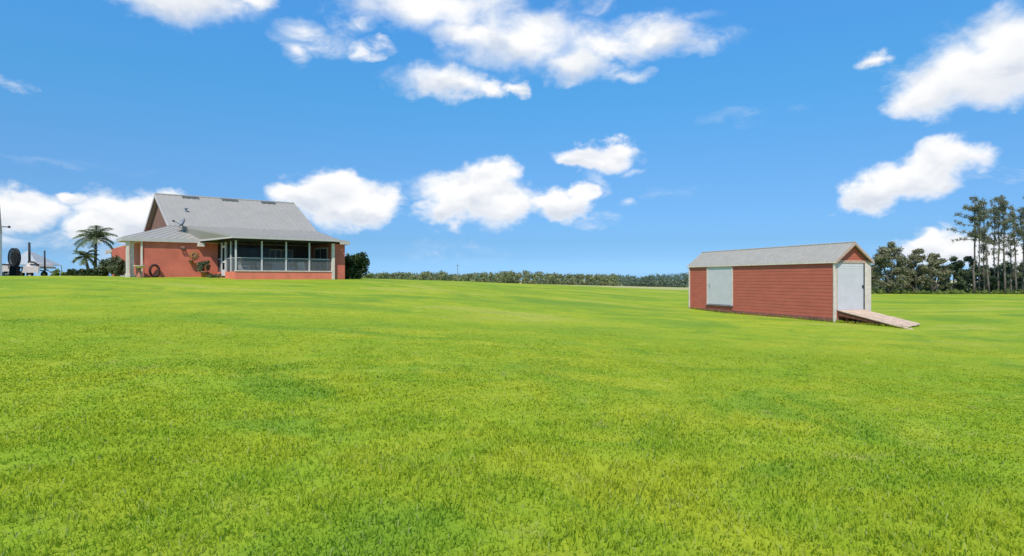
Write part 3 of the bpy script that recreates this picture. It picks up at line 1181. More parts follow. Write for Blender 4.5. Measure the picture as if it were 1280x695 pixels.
# white glazed door in the wing's wall, seen through the right bay
gu = PR + .115
va, vb = house_v(410, gu), house_v(394, gu)
q = MB()
HB(q, gu - .05, gu, va, vb, .24, 2.35)
fd = q.build('french_door', M['white_paint'], house)
q = MB()
vm_ = (va + vb) / 2
HB(q, gu - .065, gu - .052, va + .12, vm_ - .06, .45, 2.22)
HB(q, gu - .065, gu - .052, vm_ + .06, vb - .12, .45, 2.22)
q.build('pane', M['glass'], fd)
# roof fittings that belong to the house
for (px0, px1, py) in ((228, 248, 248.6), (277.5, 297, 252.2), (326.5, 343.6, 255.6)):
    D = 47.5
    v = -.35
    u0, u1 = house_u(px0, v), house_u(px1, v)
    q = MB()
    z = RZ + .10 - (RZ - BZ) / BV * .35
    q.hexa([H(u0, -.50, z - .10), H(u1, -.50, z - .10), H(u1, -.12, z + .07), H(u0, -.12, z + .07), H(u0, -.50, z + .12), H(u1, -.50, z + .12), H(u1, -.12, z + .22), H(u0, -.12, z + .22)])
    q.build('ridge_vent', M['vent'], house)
q = MB()
vv = -2.9
uu = house_u(232.5, vv)
zz = RZ + .1 - (RZ - BZ) / BV * 2.9
q.tube([H(uu, vv, zz - .1), H(uu, vv, zz + .24)], .08, 10)
q.lathe(H(uu, vv, zz + .24), [(.08, 0), (.14, .02), (.14, .07), (.04, .12)], 12)
q.build('vent_pipe', M['grey_metal'], house)
q = MB()
uu = house_u(228, FW)
HB(q, uu - .12, uu + .12, FW - .10, FW - .004, 2.12, 2.30)
lf = q.build('wall_light', M['terracotta'], house)
q = MB()
for du in (-.09, .09):
    q.lathe(H(uu + du, FW - .15, 2.05), [(.03, .1), (.07, .04), (.08, 0)], 10)
q.build('lamp_head', M['dark'], lf)
q = MB()
uu = house_u(251, FW - .1)
HB(q, uu - .22, uu + .22, FW - .30, FW - .004, EZ - .42, EZ - .17)
q.build('gutter_outlet', M['cream_trim'], house)

# left rear wing
WG0 = at(142.5, 57, z=0)
q = MB()
wx0 = WG0.x
q.hexa([(wx0, 57, GB), (wx0 + 6, 59.6, GB), (wx0 + 3.4, 65, GB), (wx0 - 2.6, 62.4, GB), (wx0, 57, 2.75), (wx0 + 6, 59.6, 2.75), (wx0 + 3.4, 65, 2.75), (wx0 - 2.6, 62.4, 2.75)])
gA = Vector((wx0, 57, 2.75))
gB = Vector((wx0 + 6, 59.6, 2.75))
apex = (gA + gB) / 2 + Vector((0, 0, 1.35))
q.slab([gA, gB, apex], .1, (-.2, .4, 0))
q.build('rear_wing_wall', M['red_stucco'], house)
q = MB()
bk = Vector((-2.6, 5.4, 0))
e = Vector((.17, -.35, 0))
lo = Vector((-.55, -.24, -.25))
lo2 = Vector((.55, .24, -.25))
roof_slope(q, [apex + e + Vector((0, 0, .02)), apex + bk + Vector((0, 0, .02)), gA + lo + e, gA + lo + bk], .10, 10)
roof_slope(q, [apex + bk + Vector((0, 0, .02)), apex + e + Vector((0, 0, .02)), gB + lo2 + bk, gB + lo2 + e], .10, 10)
q.build('rear_wing_roof', M['metal_roof'], house)
q = MB()
q.slab([gA + lo + e * 1.1 - Vector((0, 0, .2)), apex + e * 1.1 - Vector((0, 0, .2)), apex + e * 1.1 + Vector((0, 0, .12)), gA + lo + e * 1.1 + Vector((0, 0, .12))], .04, (-.4, -.9, 0))
q.box(wx0 - .16, wx0 + .05, 56.85, 57.05, GB, 2.6)
q.build('trim', M['cream_trim'], house)

# ------------------------------------------------------------------ things on and round the house
# satellite dish
vv = -6.6
uu = house_u(228.5, vv)
base = Vector(H(uu, vv, BZ - .05 + .08 - (BZ - EZ) * (6.6 - BV) / (EV - BV)))
dish = empty('satellite_dish', base, 'grey satellite dish on a short mast on the house roof', 'satellite dish')
q = MB().tube([base - Vector((0, 0, .1)), base + Vector((0, 0, .60))], .035, 8)
q.tube([base + Vector((.35, 0, 0)), base + Vector((0, 0, .5))], .02, 6)
q.build('mast', M['grey_metal'], dish)
q = MB()
cD = base + Vector((-.10, -.05, .74))
axd = Vector((-.55, -.62, .56)).normalized()
s1 = axd.cross(Vector((0, 0, 1))).normalized()
s2 = s1.cross(axd)
rings, N = 5, 20
for th in (0, .03):
    bi = len(q.v)
    q.v.append(tuple(cD - axd * (.16 + th)))
    for i in range(1, rings + 1):
        r = .40 * i / rings
        for kx in range(N):
            a = 2 * math.pi * kx / N
            q.v.append(tuple(cD + s1 * r * math.cos(a) + s2 * r * .9 * math.sin(a) + axd * (.16 * (i / rings) ** 2 - .16 - th)))
    for kx in range(N):
        q.f.append((bi, bi + 1 + kx, bi + 1 + (kx + 1) % N))
    for i in range(rings - 1):
        for kx in range(N):
            a0 = bi + 1 + i * N
            q.f.append((a0 + kx, a0 + N + kx, a0 + N + (kx + 1) % N, a0 + (kx + 1) % N))
q.build('dish', M['grey_metal'], dish, True)
q = MB().tube([base + Vector((0, 0, .50)), cD + axd * .42 - s2 * .22], .018, 6)
q.tube([cD + axd * .38 - s2 * .2, cD + axd * .50 - s2 * .26], .055, 8)
q.tube([cD + axd * .38 - s2 * .16 + s1 * .11, cD + axd * .48 - s2 * .22 + s1 * .11], .045, 8)
q.build('feed_arm', M['dark'], dish)

# dark ring leaning on the front wall
uu = house_u(193, FW - .2)
p = Vector(H(uu, FW - .22, 0))
zg = gz(p.x, p.y)
nf = Vector((HV.x, HV.y, 0)) * -1
tyre = MB().torus((p.x, p.y, zg + .46), nf + Vector((0, 0, .12)), (0, 0, 1), .27, .38, .085)
t_ = tyre.build('tyre', M['brown_ring'], None, True)
tag(t_, 'dark brown tyre leaning upright on the red front wall', 'tyre')

# sun face ornament and two smaller wall ornaments
uu = house_u(242, FW)
c = Vector(H(uu, FW - .03, (HY - 319) / F * 42.6))
orn = empty('wall_ornament', c, 'ochre sun shaped ornament hung on the red wall', 'wall ornament')
uax = HU
q = MB()
for i in range(12):
    a = 2 * math.pi * i / 12
    d = uax * math.cos(a) + Vector((0, 0, 1)) * math.sin(a)
    s_ = uax * -math.sin(a) + Vector((0, 0, 1)) * math.cos(a)
    q.slab([c + d * .12 - s_ * .06, c + d * .12 + s_ * .06, c + d * .34], .02, nf)
q.build('rays', M['ochre'], orn)
q = MB()
q.torus(c + nf * .03, nf, (0, 0, 1), .13, .13, .035, 20, 8)
q.slab([c + (uax * math.cos(2 * math.pi * i / 16) + Vector((0, 0, 1)) * math.sin(2 * math.pi * i / 16)) * .13 for i in range(16)], .03, nf)
q.build('face', M['terracotta'], orn)
for px, py, lab in ((238.6, 327.5, 'small dark terracotta wall pot below the ochre sun ornament'), (247, 330.3, 'small reddish wall pot beside the potted shrub')):
    uu = house_u(px, FW - .12)
    c = H(uu, FW - .17, (HY - py) / F * 42.4 - .13)
    q = MB().lathe(c, [(.07, 0), (.12, .08), (.15, .24), (.17, .24), (.16, .27), (.11, .26)], 14)
    o = q.build('wall_pot', M['terracotta'], None, True)
    tag(o, lab, 'wall pot', 'terracotta pots on the front wall')

# bird bath by the side porch
uu = house_u(174.5, FW - .6)
p = Vector(H(uu, FW - .6, 0))
zg = gz(p.x, p.y)
bb = empty('bird_bath', (p.x, p.y, zg), 'pale bird bath on a pedestal by the porch columns', 'bird bath')
MB().lathe((p.x, p.y, zg), [(.2, -.05), (.2, .06), (.10, .12), (.08, .5), (.12, .62)], 14).build('pedestal', M['terracotta'], bb, True)
MB().lathe((p.x, p.y, zg + .62), [(.12, 0), (.36, .12), (.40, .17), (.36, .17), (.1, .08)], 18).build('bowl', M['cream_trim'], bb, True)

# plants on the house
p = Vector(H(house_u(255.5, FW - .5), FW - .55, 0))
zg = gz(p.x, p.y)
pp = empty('potted_shrub', (p.x, p.y, zg), 'dark leafy potted shrub by the porch on the front wall', 'potted plant')
MB().lathe((p.x, p.y, zg), [(.17, -.05), (.24, .35), (.27, .35), (.26, .40), (.2, .38)], 16).build('pot', M['terracotta'], pp, True)
cents = [(p.x + random.uniform(-.3, .3), p.y + random.uniform(-.2, .2), zg + random.uniform(.5, 1.25)) for _ in range(12)]
V, r = leaf_quads(cents, [random.uniform(.12, .22) for _ in cents], 700, .07, 1, .3)
leaf_object('foliage', V, r, M['dark_leaf'], pp)

p = Vector(H(house_u(266.5, FW - 1.2), FW - 1.2, 0))
zg = gz(p.x, p.y)
cents = [(p.x + random.uniform(-.5, .5), p.y + random.uniform(-.3, .3), zg + random.uniform(.05, .2)) for _ in range(10)]
V, r = leaf_quads(cents, [.16] * 10, 500, .06, 1, .3)
o = leaf_object('ground_plant', V, r, M['dark_leaf'])
tag(o, 'low dark plant on the lawn before the screen door', 'plant')

# patio furniture behind the screens


def patio_chair(px, v, ang, mat, label):
    u = house_u(px, v)
    x, y, _ = H(u, v, 0)
    root = empty('patio_chair', (x, y, .22), label, 'chair', 'patio chairs on the screened porch')
    ca, sa = math.cos(ang), math.sin(ang)

    def fr(a, b, z):
        return (x + a * ca - b * sa, y + a * sa + b * ca, .22 + z)
    MB().box(-.28, .28, -.28, .28, .40, .48, fr).build('seat', mat, root, bevel=.02)
    MB().hexa([fr(*p) for p in ((-.28, .24, .46), (.28, .24, .46), (.28, .30, .46), (-.28, .30, .46), (-.26, .36, 1.0), (.26, .36, 1.0), (.26, .42, 1.0), (-.26, .42, 1.0))]).build('backrest', mat, root, bevel=.02)
    for a in (-.27, .27):
        MB().tube([fr(a, -.26, .62), fr(a, .28, .66)], .03, 6).build('arm', mat, root)
        for b_ in (-.25, .25):
            MB().tube([fr(a, b_, 0), fr(a, b_, .64 if b_ < 0 else .5)], .022, 6).build('leg', mat, root)


patio_chair(305.5, -11.2, 2.4, M['white_paint'], 'white patio chair near the left corner of the screened porch')
patio_chair(380, -11.0, 2.9, M['white_paint'], 'white patio chair near the right end of the screened porch')
patio_chair(330, -9.6, 1.2, M['fabric'], 'grey blue patio chair behind the second porch bay')
uu = house_u(317, -10.6)
x, y, _ = H(uu, -10.6, 0)
tb = empty('patio_table', (x, y, .22), 'round pale patio table behind the first porch bay', 'table')
MB().lathe((x, y, .22 + .70), [(.62, 0), (.64, .015), (.62, .035)], 24).build('tabletop', M['white_paint'], tb, True)
MB().lathe((x, y, .22), [(.28, 0), (.05, .05), (.045, .695)], 12).build('pedestal', M['white_paint'], tb, True)
u0, u1 = house_u(343, -9.6), house_u(364, -9.6)
so_ = H((u0 + u1) / 2, -9.6, .22)
sofa = empty('patio_sofa', so_, 'long grey blue patio sofa behind the middle porch bays', 'sofa')
HB(MB(), u0, u1, -9.9, -9.1, .36, .70).build('seat', M['fabric'], sofa, bevel=.04)
HB(MB(), u0 + .004, u1 - .004, -9.3, -9.08, .704, 1.16).build('backrest', M['fabric'], sofa, bevel=.04)
for a in (u0 - .2, u1 + .004):
    HB(MB(), a, a + .196, -9.9, -9.1, .24, .92).build('arm', M['fabric'], sofa, bevel=.03)

# ------------------------------------------------------------------ SHED
SWD, SLN = 2.40, 12.6
SZ0, SZF, SZW, SZA = -2.34, -1.60, .93, 1.86       # ground, floor, wall top, ridge
shed = empty('shed', S(1.2, 6.3, -2.24), 'long barn red wooden shed with pale metal gable roof and white doors', 'shed')


def lap_wall(mb, fr, x0, x1, z0, z1, step=.19, depth=.006, top=None):
    """clapboards: fr(a, out, z); top(z) gives (x0, x1) limits for a gable"""
    z = z0
    while z < z1 - .02:
        zt = min(z + step, z1)
        if top:
            a0, a1 = top(z)
            c0, c1 = top(zt)
        else:
            a0, a1, c0, c1 = x0, x1, x0, x1
        mb.hexa([fr(a0, 0, z), fr(a1, 0, z), fr(a1, depth + .013, z), fr(a0, depth + .013, z),
                 fr(c0, 0, zt), fr(c1, 0, zt), fr(c1, .010, zt), fr(c0, .010, zt)])
        z = zt


core = MB().box(.02, SWD - .02, .02, SLN - .02, SZ0, SZW - .02, S)
lap_wall(core, lambda a, o, z: S(-o + .02, a, z), .05, 7.92, SZF - .42, SZW - .03)
lap_wall(core, lambda a, o, z: S(-o + .02, a, z), 10.62, SLN - .05, SZF - .42, SZW - .03)
lap_wall(core, lambda a, o, z: S(-o + .02, a, z), 7.92, 10.62, SZF - .42, SZF - .09)
lap_wall(core, lambda a, o, z: S(-o + .02, a, z), 7.92, 10.62, SZW - .13, SZW - .03)
lap_wall(core, lambda a, o, z: S(SWD - .02 + o, a, z), .05, SLN - .05, SZF - .42, SZW - .03)
lap_wall(core, lambda a, o, z: S(a, SLN - .02 + o, z), .05, SWD - .05, SZF - .42, SZW - .03)
core.build('wall', M['red_siding'], shed)
# pediment siding over the roll-up door
pz0, pz1 = SZW + .02, SZA - .10


def gl(z):
    t = max(0.02, (SZA - .06 - z) / (SZA - SZW))
    return SWD / 2 - SWD / 2 * t, SWD / 2 + SWD / 2 * t


gm = MB()
lap_wall(gm, lambda a, o, z: S(a, .02 - o, z), 0, 0, pz0, pz1, .13, .006, gl)
gm.build('gable_siding', M['red_siding'], shed)
gm = MB()
lap_wall(gm, lambda a, o, z: S(a, SLN - .02 + o, z), 0, 0, SZW - .03, pz1, .13, .006, gl)
gm.build('gable_siding', M['red_siding'], shed)
# base skirt board, weathered
sk = MB().box(-.045, .018, .06, SLN - .06, SZ0 - .1, SZF - .40, S)
sk.box(.06, SWD - .06, -.03, .018, SZ0 - .1, SZF - .30, S)
sk.build('skirt_board', material('weathered skirt board', (0.25, 0.10, 0.075), 0.85, 0.25, 3.0, 0.3, 20, dirt=((0.16, 0.09, 0.06), 0.5, 0.8)), shed)
# corner boards
for a0, a1, b0, b1 in ((-.05, .10, -.055, .045), (SWD - .10, SWD + .05, -.055, .045), (-.05, .08, SLN - .045, SLN + .055), (SWD - .08, SWD + .05, SLN - .045, SLN + .055)):
    q = MB().box(a0, a1, b0, b1, SZ0 - .1, SZW - .005, S)
    q.build('corner_board', M['cream_trim'], shed, bevel=.006)
# roof: two ribbed slopes with a little overhang
OH, OG = .07, .18
sl_ = (SZA - SZW) / (SWD / 2)
ez = SZW - sl_ * OH + .02
rf = MB()
roof_slope(rf, [S(SWD / 2, -OG, SZA + .02), S(SWD / 2, SLN + OG, SZA + .02), S(-OH, -OG, ez), S(-OH, SLN + OG, ez)], .05, 42, .018, .03)
roof_slope(rf, [S(SWD / 2 + .002, SLN + OG, SZA + .02), S(SWD / 2 + .002, -OG, SZA + .02), S(SWD + OH, SLN + OG, ez), S(SWD + OH, -OG, ez)], .05, 42, .018, .03)
rf.tube([S(SWD / 2, -OG - .01, SZA + .07), S(SWD / 2, SLN + OG + .01, SZA + .07)], .05, 8)
rf.build('roof', M['shed_roof'], shed)
ff = MB().box(-OH - .03, -OH - .002, -OG, SLN + OG, ez - .06, ez + .045, S)
ff.box(SWD + OH + .002, SWD + OH + .03, -OG, SLN + OG, ez - .06, ez + .045, S)
ff.build('eave_trim', M['cream_trim'], shed)
for b_ in (-OG - .012, SLN + OG + .012):
    rk = MB()
    for s in (-1, 1):
        e0 = S(SWD / 2 + s * (SWD / 2 + OH + .02), b_, ez - .10)
        e1 = S(SWD / 2 + s * (SWD / 2 + OH + .02), b_, ez + .055)
        rk.slab([e0, S(SWD / 2, b_, SZA - .07), S(SWD / 2, b_, SZA + .075), e1], .024, (-SL.x, -SL.y, 0))
    rk.build('rake_board', M['tan_fascia'], shed)
# header board across the gable
MB().box(.10, SWD - .10, -.045, .015, SZW - .09, SZW + .06, S).build('header_board', M['tan_fascia'], shed, bevel=.004)
# roll-up door: ribbed curtain, tracks, handle
rd = MB()
z = SZF
while z < SZW - .12:
    zt = min(z + .12, SZW - .095)
    rd.hexa([S(.16, .0, z), S(1.95, .0, z), S(1.95, -.025, z), S(.16, -.025, z), S(.16, .0, zt), S(1.95, .0, zt), S(1.95, -.0175, zt), S(.16, -.0175, zt)])
    z = zt
rdo = rd.build('roll_up_door', M['white_metal'], shed)
MB().box(.10, .155, -.05, .015, SZF, SZW - .092, S).build('track', M['tan_fascia'], rdo)
MB().box(1.955, 2.01, -.05, .015, SZF, SZW - .092, S).build('track', M['dark'], rdo)
MB().box(2.015, SWD - .105, -.04, .015, SZ0, SZW - .093, S).build('door_jamb', M['cream_trim'], shed, bevel=.004)
MB().box(1.84, 1.92, -.07, -.031, SZF + 1.16, SZF + 1.28, S).build('latch', M['dark'], rdo)
# side door
sd = MB()
for i in range(9):
    b0 = 8.06 + i * (2.42 / 9)
    sd.box(-.012, .018, b0 + .006, b0 + 2.42 / 9 - .002, SZF - .06, SZW - .16, S)
sdo = sd.build('side_door', M['white_metal'], shed)
fr = MB().box(-.035, .017, 7.94, 8.05, SZF - .08, SZW - .145, S)
fr.box(-.035, .017, 10.49, 10.60, SZF - .08, SZW - .145, S)
fr.box(-.034, .016, 8.052, 10.488, SZW - .158, SZW - .06, S)
fr.build('frame', M['cream_trim'], sdo)
MB().tube([S(-.06, 10.28, SZF + 1.08), S(-.06, 10.28, SZF + 1.30)], .02, 8).box(-.06, -.013, 10.26, 10.30, SZF + 1.09, SZF + 1.12, S).box(-.06, -.013, 10.26, 10.30, SZF + 1.26, SZF + 1.29, S).build('handle', M['grey_metal'], sdo)
MB().box(-.10, .017, 7.9, 10.64, SZF - .14, SZF - .084, S).build('sill', M['grey_metal'], sdo)

# ------------------------------------------------------------------ ramp
rr = S(1.15, -1.6, -2.24)
ramp = empty('loading_ramp', rr, 'weathered pinkish wooden ramp leading up to the white roll-up door', 'ramp')
dk = MB()
nb = 10
for i in range(nb):
    a0 = .16 + i * (1.80 / nb)
    a1 = a0 + 1.80 / nb - .012
    L = 3.78 - .62 * (i / (nb - 1)) + random.uniform(-.07, .05) + (.32 if i == 0 else 0)
    z1 = SZF + (-2.20 - SZF) * (L / 3.6)
    dk.hexa([S(a0, -L, z1 - .04), S(a1, -L, z1 - .04), S(a1, -.06, SZF - .04), S(a0, -.06, SZF - .04),
             S(a0, -L, z1 + random.uniform(0, .012)), S(a1, -L, z1 + random.uniform(0, .012)), S(a1, -.06, SZF + .0), S(a0, -.06, SZF + .0)])
dk.build('deck', M['ramp_wood'], ramp)
for a, L in ((.20, 3.3), (1.02, 3.0), (1.84, 2.8)):
    zl = SZF - .05 + (-2.20 - SZF) * (L / 3.6)
    MB().hexa([S(a, -L, zl - .06), S(a + .06, -L, zl - .06), S(a + .06, -.06, SZF - .30), S(a, -.06, SZF - .30),
               S(a, -L, zl), S(a + .06, -L, zl), S(a + .06, -.06, SZF - .043), S(a, -.06, SZF - .043)]).build('stringer', M['ramp_side'], ramp)
for bq in (-.5, -1.6):
    zl = SZF + (-2.20 - SZF) * (-bq / 3.6) - .1
    for a in (.27, 1.77):
        MB().box(a, a + .08, bq - .04, bq + .04, -2.4, zl - .05, S).build('leg', M['ramp_side'], ramp)

# ------------------------------------------------------------------ trees on the right
G_OAK = 'grey green oaks at the right edge of the field'
for px, D, h, wd, lab, n in (
        (1114, 96, 8.6, 6.2, 'tall grey green oak with forked trunks just right of the shed', 5200),
        (1146, 98, 7.5, 5.6, 'rounded grey green oak beside the tallest oak', 4300),
        (1168, 101, 7.2, 4.8, 'sparse oak with thin top between the rounded oaks and the pines', 3300),
        (1092, 120, 5.6, 4.4, 'small oak half hidden behind the shed gable', 3600)):
    p = at(px, D, z=0)
    broad_tree('oak_tree', (p.x, p.y), h, wd, M['oak_leaf'], lab, 'tree', G_OAK, int(n * 1.9), .15, .16, 4, .24, 44)
G_DK = 'dark bushy trees under the pines'
for px, D, h, wd, lab in (
        (1192, 103, 6.4, 5.4, 'dark bushy tree left of the pine grove'),
        (1212, 108, 6.8, 5.4, 'dark bushy tree behind the first pines'),
        (1236, 106, 5.6, 5.6, 'dark bushy tree behind the middle pines'),
        (1258, 110, 5.8, 5.4, 'dark bushy tree behind the right pines'),
        (1281, 107, 5.6, 5.4, 'dark bushy tree at the right edge of the picture'),
        (1306, 108, 6.4, 6.0, 'dark bushy tree beyond the right edge')):
    p = at(px, D, z=0)
    broad_tree('bushy_tree', (p.x, p.y), h, wd, M['dark_leaf'], lab, 'tree', G_DK, 6500, .17, .04, 3, .16, 34, .0)


def pine(px, D, top_py, lab, crown_from=.5, spread=1.6, lean=0.0, r=.17, bigleft=False, n=1500):
    p = at(px, D, z=0)
    z0 = gz(p.x, p.y)
    h = (HY - top_py) / F * D - z0
    root = empty('pine_tree', (p.x, p.y, z0), lab, 'tree', 'tall thin pines at the right edge')
    tb = MB()
    tip = Vector((p.x + lean, p.y, z0 + h))
    tr = bent((p.x, p.y, z0 - .2), tip, .006, 8)
    tb.tube(tr, taper(r, .035, 9), 8)
    cents, rads = [], []

    def on(t):
        i = min(7, int(t * 8))
        return tr[i].lerp(tr[i + 1], t * 8 - i)
    nb = 24
    for k in range(nb):
        t = crown_from + (0.985 - crown_from) * random.random() ** .8
        a = random.uniform(0, 2 * math.pi)
        L = spread * (1.2 - .7 * (t - crown_from) / (1 - crown_from)) * random.uniform(.35, 1.15)
        q0 = on(t)
        q1 = q0 + Vector((math.cos(a) * L, math.sin(a) * L, L * random.uniform(-.25, .75)))
        pts = bent(q0, q1, .09, 3)
        tb.tube(pts, taper(.04, .012, 4), 5)
        for f_ in (.3, .5, .7, .85, 1.0, 1.05):
            if random.random() < .2:
                continue
            cents.append(tuple(q0.lerp(q1, f_) + Vector((random.uniform(-.3, .3), random.uniform(-.3, .3), random.uniform(-.25, .3)))))
            rads.append(random.uniform(.2, .5))
    for k in range(34):                        # short tufts hugging the stem
        t = random.uniform(.22, .99)
        q0 = on(t)
        cents.append((q0.x + random.uniform(-.25, .25), q0.y + random.uniform(-.25, .25), q0.z))
        rads.append(random.uniform(.12, .28))
    if bigleft:
        for t, L, dz in ((.63, 4.9, .5), (.70, 3.6, .55), (.57, 3.2, -.1), (.78, 3.0, .7), (.86, 2.3, .5)):
            q0 = on(t)
            q1 = q0 + Vector((-L, random.uniform(-1, .5), dz))
            pts = bent(q0, q1, .06, 5)
            tb.tube(pts, taper(.07, .02, 6), 6)
            for f_ in (.4, .55, .68, .8, .9, 1.0):
                c_ = q0.lerp(q1, f_)
                cents.append((c_.x, c_.y + random.uniform(-.3, .3), c_.z + random.uniform(-.1, .4)))
                rads.append(random.uniform(.25, .5))
    tb.build('trunk', M['pine_bark'], root, True)
    V, rr_ = leaf_quads(cents, rads, int(n * 3.0) + (2200 if bigleft else 0), .085, 1.2, .05)
    leaf_object('crown', V, rr_, M['pine_leaf'], root)


pine(1217.5, 99, 247, 'leftmost tall pine with long branches reaching left', .52, 1.8, .2, .20, True)
pine(1224, 104, 262, 'shorter pine close behind the leftmost pine', .55, 1.3, .1, .13)
pine(1230.5, 101, 300, 'short bare pine between the left pines', .30, .8, -.2, .11, False, 700)
pine(1236.5, 98, 252, 'pine with a leaning stem second among the tall ones', .55, 1.6, -1.0, .16)
pine(1248, 102, 246, 'straight pine in the middle of the grove', .55, 1.6, .1, .15)
pine(1256, 97, 243, 'tallest dark stemmed pine of the grove', .35, 1.4, -.3, .18)
pine(1263.5, 101, 290, 'short dense pine right of the tallest', .25, .9, .0, .13, False, 900)
pine(1270, 99, 256, 'pine near the right edge with open crown', .5, 1.6, -.5, .16)
pine(1279, 103, 260, 'pine cut by the right edge of the picture', .5, 1.7, .2, .16)
pine(1300, 97, 225, 'pine beyond the right edge with a branch reaching in', .5, 2.6, .2, .18)

pine(1242.5, 104, 258, 'pine between the leaning stem and the straight middle pine', .5, 1.3, .1, .13)
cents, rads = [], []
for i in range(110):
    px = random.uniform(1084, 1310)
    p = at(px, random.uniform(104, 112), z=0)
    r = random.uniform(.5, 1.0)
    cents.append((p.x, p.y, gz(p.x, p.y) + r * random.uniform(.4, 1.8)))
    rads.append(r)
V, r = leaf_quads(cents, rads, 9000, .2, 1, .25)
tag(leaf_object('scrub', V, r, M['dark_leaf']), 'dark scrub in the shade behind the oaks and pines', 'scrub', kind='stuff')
# sunny undergrowth below the oaks
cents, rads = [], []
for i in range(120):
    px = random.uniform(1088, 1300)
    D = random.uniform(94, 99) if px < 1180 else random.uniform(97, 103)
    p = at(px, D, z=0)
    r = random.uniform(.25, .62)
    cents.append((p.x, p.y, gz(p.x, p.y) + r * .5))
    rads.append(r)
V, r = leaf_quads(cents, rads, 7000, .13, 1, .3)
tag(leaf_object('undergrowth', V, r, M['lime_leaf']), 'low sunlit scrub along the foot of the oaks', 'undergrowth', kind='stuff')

# ------------------------------------------------------------------ plants by the house
p = at(444, 46.5, z=0)
shrub('round_shrub', (p.x, p.y), 2.05, 2.2, M['shrub_leaf'], 'round dark green shrub at the right end of the house', 'shrub', 6500, .10, n_cl=46)
p = at(461, 58, z=0)
shrub('small_shrub', (p.x, p.y), .5, 1.0, M['lime_leaf'], 'tiny pale shrub on the lawn right of the round shrub', 'shrub', 300, .07, n_cl=7)
G_L = 'dark shrubs at the left end of the house'
for px, D, h, wd, lab in ((133, 50, 1.5, 1.7, 'dark shrub between the palms and the porch columns'), (146, 49, 1.95, 1.7, 'tallest dark shrub against the porch columns'), (153, 47, 1.5, 1.3, 'dark shrub right beside the porch columns')):
    p = at(px, D, z=0)
    shrub('dark_shrub', (p.x, p.y), h, wd, M['dark_leaf'], lab, 'shrub', 2000, .085, G_L, 18)
G_H = 'low shrubs in front of the palms'
for px, D, h, wd, lab in ((97, 51, .8, 2.1, 'low dark shrub at the left foot of the palms'), (108, 51, .8, 1.5, 'low dark shrub below the shorter palm'), (119, 51, .75, 1.5, 'low dark shrub below the taller palm'), (127, 50, .8, 1.3, 'low dark shrub right of the palm trunks')):
    p = at(px, D, z=0)
    shrub('low_shrub', (p.x, p.y), h, wd, M['shrub_leaf'], lab, 'shrub', 1900, .08, G_H, 22)
for px, D, h, wd, lab in ((70, 58, .95, 1.5, 'yellow green shrub just right of the trailer'), (84, 60, .8, 1.3, 'yellow green shrub between trailer and palms')):
    p = at(px, D, z=0)
    shrub('lime_shrub', (p.x, p.y), h, wd, M['lime_leaf'], lab, 'shrub', 700, .09, 'yellow green shrubs by the trailer', 12)


def palm(px_base, px_top, D, crown_py, lab, fl, nf, seed):
    rs = random.Random(seed)
    p = at(px_base, D, z=0)
    z0 = gz(p.x, p.y)
    c = at(px_top, D, crown_py)
    root = empty('palm_tree', (p.x, p.y, z0), lab, 'palm tree', 'palms at the left end of the house')
    mid = Vector(((p.x * .6 + c.x * .4), p.y, z0 + (c.z - z0) * .5))
    pts = [Vector((p.x, p.y, z0 - .1)), mid, c]
    tb = MB().tube(pts, [.17, .12, .10], 10)
    for i in range(9):
        q = pts[0].lerp(pts[1], i / 9)
        tb.torus(q, (0, 0, 1), (0, 1, 0), .155 - .004 * i, .155 - .004 * i, .015, 12, 5)
    tb.build('trunk', M['palm_bark'], root, True)
    verts, rn = [], []
    stems = MB()
    for k in range(nf):
        a = 2 * math.pi * k / nf + rs.uniform(-.25, .25)
        elev = [1.35, .5, 1.0, .15, .75, 1.2, .35][k % 7]
        L = fl * rs.uniform(.8, 1.1)
        d = Vector((math.cos(a), math.sin(a), 0))
        sp = []
        pos = c.copy()
        e = elev
        for i in range(13):
            sp.append(pos.copy())
            pos = pos + (d * math.cos(e) + Vector((0, 0, 1)) * math.sin(e)) * (L / 12)
            e -= .125
        stems.tube(sp, taper(.03, .008, 13), 5)
        side = d.cross(Vector((0, 0, 1)))
        for i in range(2, 13):
            for s in (-1, 1):
                for j in (0, .33, .66):
                    if i == 12 and j:
                        continue
                    b0 = sp[i].lerp(sp[min(i + 1, 12)], j)
                    tdir = (sp[i] - sp[i - 1]).normalized()
                    ll = .55 * fl / 1.9 * math.sin(math.pi * (.12 + .80 * i / 12.5)) + .12
                    dr = (side * s * .85 + tdir * .5 + Vector((0, 0, -.35 + rs.uniform(-.15, .15)))).normalized()
                    tip = b0 + dr * ll
                    w_ = tdir * .028
                    verts += [b0 - w_, b0 + w_, tip + w_ * .3, tip - w_ * .3]
                    rn += [rs.random()] * 4
    stems.build('frond_stem', M['palm_leaf'], root, True)
    leaf_object('frond', np.array([v[:] for v in verts]), np.array(rn), M['palm_leaf'], root)


palm(119.0, 119.8, 54, 300, 'taller feathery palm left of the house', 2.0, 17, 3)
palm(112.0, 106.5, 53, 322, 'shorter palm leaning left beside the taller palm', 1.25, 12, 5)

# ------------------------------------------------------------------ trailer and yard things at the far left
TD = 50.0
tz = gz(*at(33, TD, z=0)[:2])
p0 = at(33, TD, z=tz)
trl = empty('utility_trailer', p0, 'pale flatbed trailer with two upright dark guide posts', 'trailer')


def tx(px):
    return (px - 640) / F * TD


def tzz(py):
    return (HY - py) / F * TD


